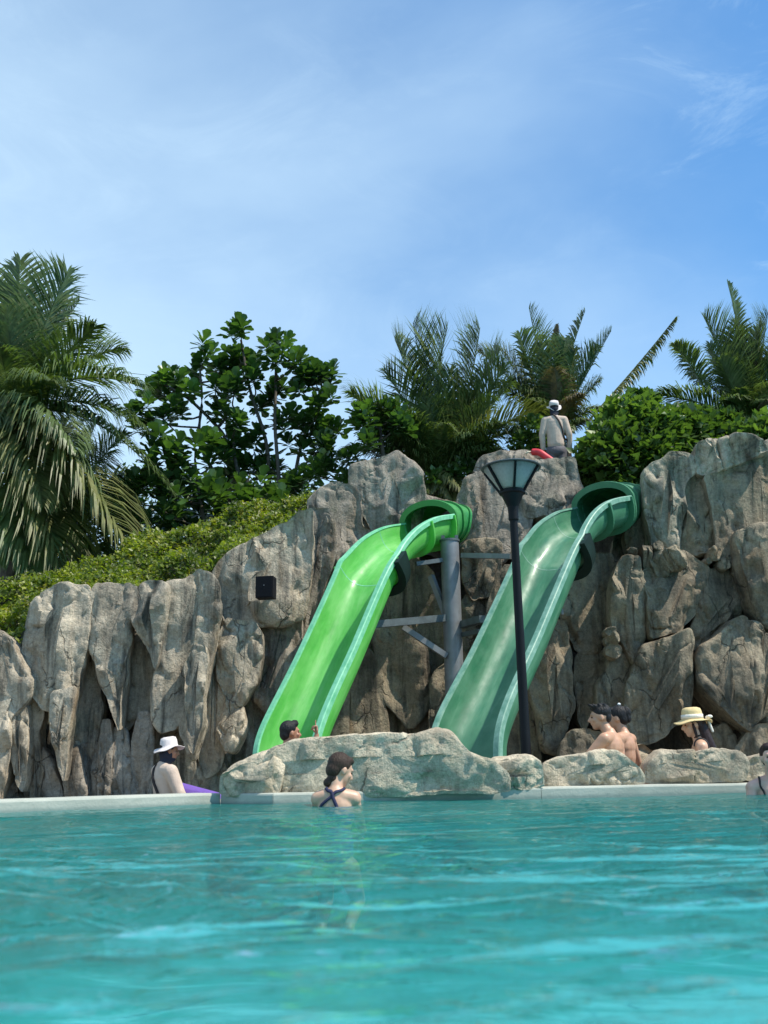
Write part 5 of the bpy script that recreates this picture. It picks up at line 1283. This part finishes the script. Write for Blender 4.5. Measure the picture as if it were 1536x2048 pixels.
# woman in the straw hat
J = dict(SIT); J.update(neck=(0, .00, .56), head=(0, .045, .71), shL=(-.17, .0, .49), shR=(.165, -.01, .49), elL=(-.215, .02, .24))
r_, H, hc = person('woman in a straw hat with a white ribbon and black straps looking left', (1385, 1449, 9.75), rad(80), J, SK_FAIR, hairm=HR_DKBR, hyaw=rad(8), hpitch=rad(-10), w=.92, g=1.0)
f = lambda p: hc+H @ np.array(p)
fuse('long_hair', [caps(f((0, -.07, -.02)), .065, (0, -.09, .50), .062), caps((0, -.09, .50), .062, (.02, -.135, .34), .055), caps((.02, -.135, .34), .055, (.03, -.14, .22), .035), caps(f((-.066, .01, .0)), .018, f((-.07, .01, -.12)), .014)], HR_DKBR, r_, .009, 2)
hat(r_, hc, H, STRAW, brim=.185, crown=.100, ch=.115, tilt=rad(8), floppy=.016, band=RIB)
b_ = f((-.01, -.155, .035))
fuse('ribbon', [ellp(b_+[0, 0, .0], (.02, .022, .022)), ellp(b_+[-.02, -.02, .01], (.026, .030, .018)), caps(b_, .012, b_+[-.01, -.035, -.13], .014), caps(b_, .010, b_+[.02, -.012, -.09], .012)], RIB, r_, .006, 1)
strap('suit_strap', [(-.10, .07, .50), (-.095, .02, .575), (-.10, -.05, .55), (-.095, -.10, .47), (-.08, -.115, .36), (-.06, -.11, .2)], .014, .008, BLKC, r_)
strap('suit_strap', [(-.06, .06, .58), (-.05, -.03, .60), (-.04, -.09, .53), (-.03, -.118, .42), (-.02, -.12, .3)], .012, .008, BLKC, r_)
fuse('swimsuit', torso(dict(J, neck=(0, .0, .40), shL=(-.05, .0, .33), shR=(.05, .0, .33)), add=.008, w=.92)[:3], BLKC, r_, .010, 2)

# bather cut by the right border
J = dict(STAND); J.update(head=(0, .04, 1.60), shL=(-.165, 0, 1.36), shR=(.165, 0, 1.36), knL=(-.12, .30, .66), knR=(.12, .30, .66), anL=(-.10, -.02, .52), anR=(.10, -.02, .52), elL=(-.23, .06, 1.12), elR=(.22, .06, 1.14), wrL=(-.1, .24, 1.05), wrR=(.08, .25, 1.05))
r_, H, hc = person('dark haired bather at the right border, chest deep at the pool edge, facing the camera', (1541, 1516, 8.5), rad(168), J, SK_PINK, hairm=HR_DKBR, hyaw=rad(0), w=.9, g=.88)
fuse('swimsuit', torso(dict(J, neck=(0, .0, 1.27), shL=(-.05, .0, 1.18), shR=(.05, .0, 1.18)), add=.008, w=.92)[:4], BLKC, r_, .010, 2)
strap('suit_strap', [(.07, .10, 1.22), (.09, .095, 1.30), (.105, .06, 1.40), (.10, 0, 1.44)], .016, .008, BLKC, r_)
strap('suit_strap', [(-.07, .10, 1.22), (-.09, .095, 1.30), (-.105, .06, 1.40), (-.10, 0, 1.44)], .016, .008, BLKC, r_)

# rescue tube lying on the cliff top
REDP = simple('red_foam', (0.55, 0.025, 0.035), .45, .2, 12, .2, 60)
P = smooth_path(np.array([at(1062, 904, 15.55), at(1078, 905, 15.5), at(1092, 914, 15.45), at(1106, 924, 15.4)]), 20)
V, Fc = tube(P, [.02]+[.058]*18+[.02], 16)
rt = empty('rescue_tube', P[10]-[0, 0, .05], 'red foam rescue tube lying on the rock beside the standing lifeguard', 'rescue tube')
put('tube', V, Fc, REDP, rt, True)
V, Fc = tube(np.array([P[0], P[0]+[-.05, 0, .0], P[0]+[-.09, 0, -.03]]), .016, 8); put('end_cap', V, Fc, simple('cream_webbing', (.6, .55, .4)), rt, True)
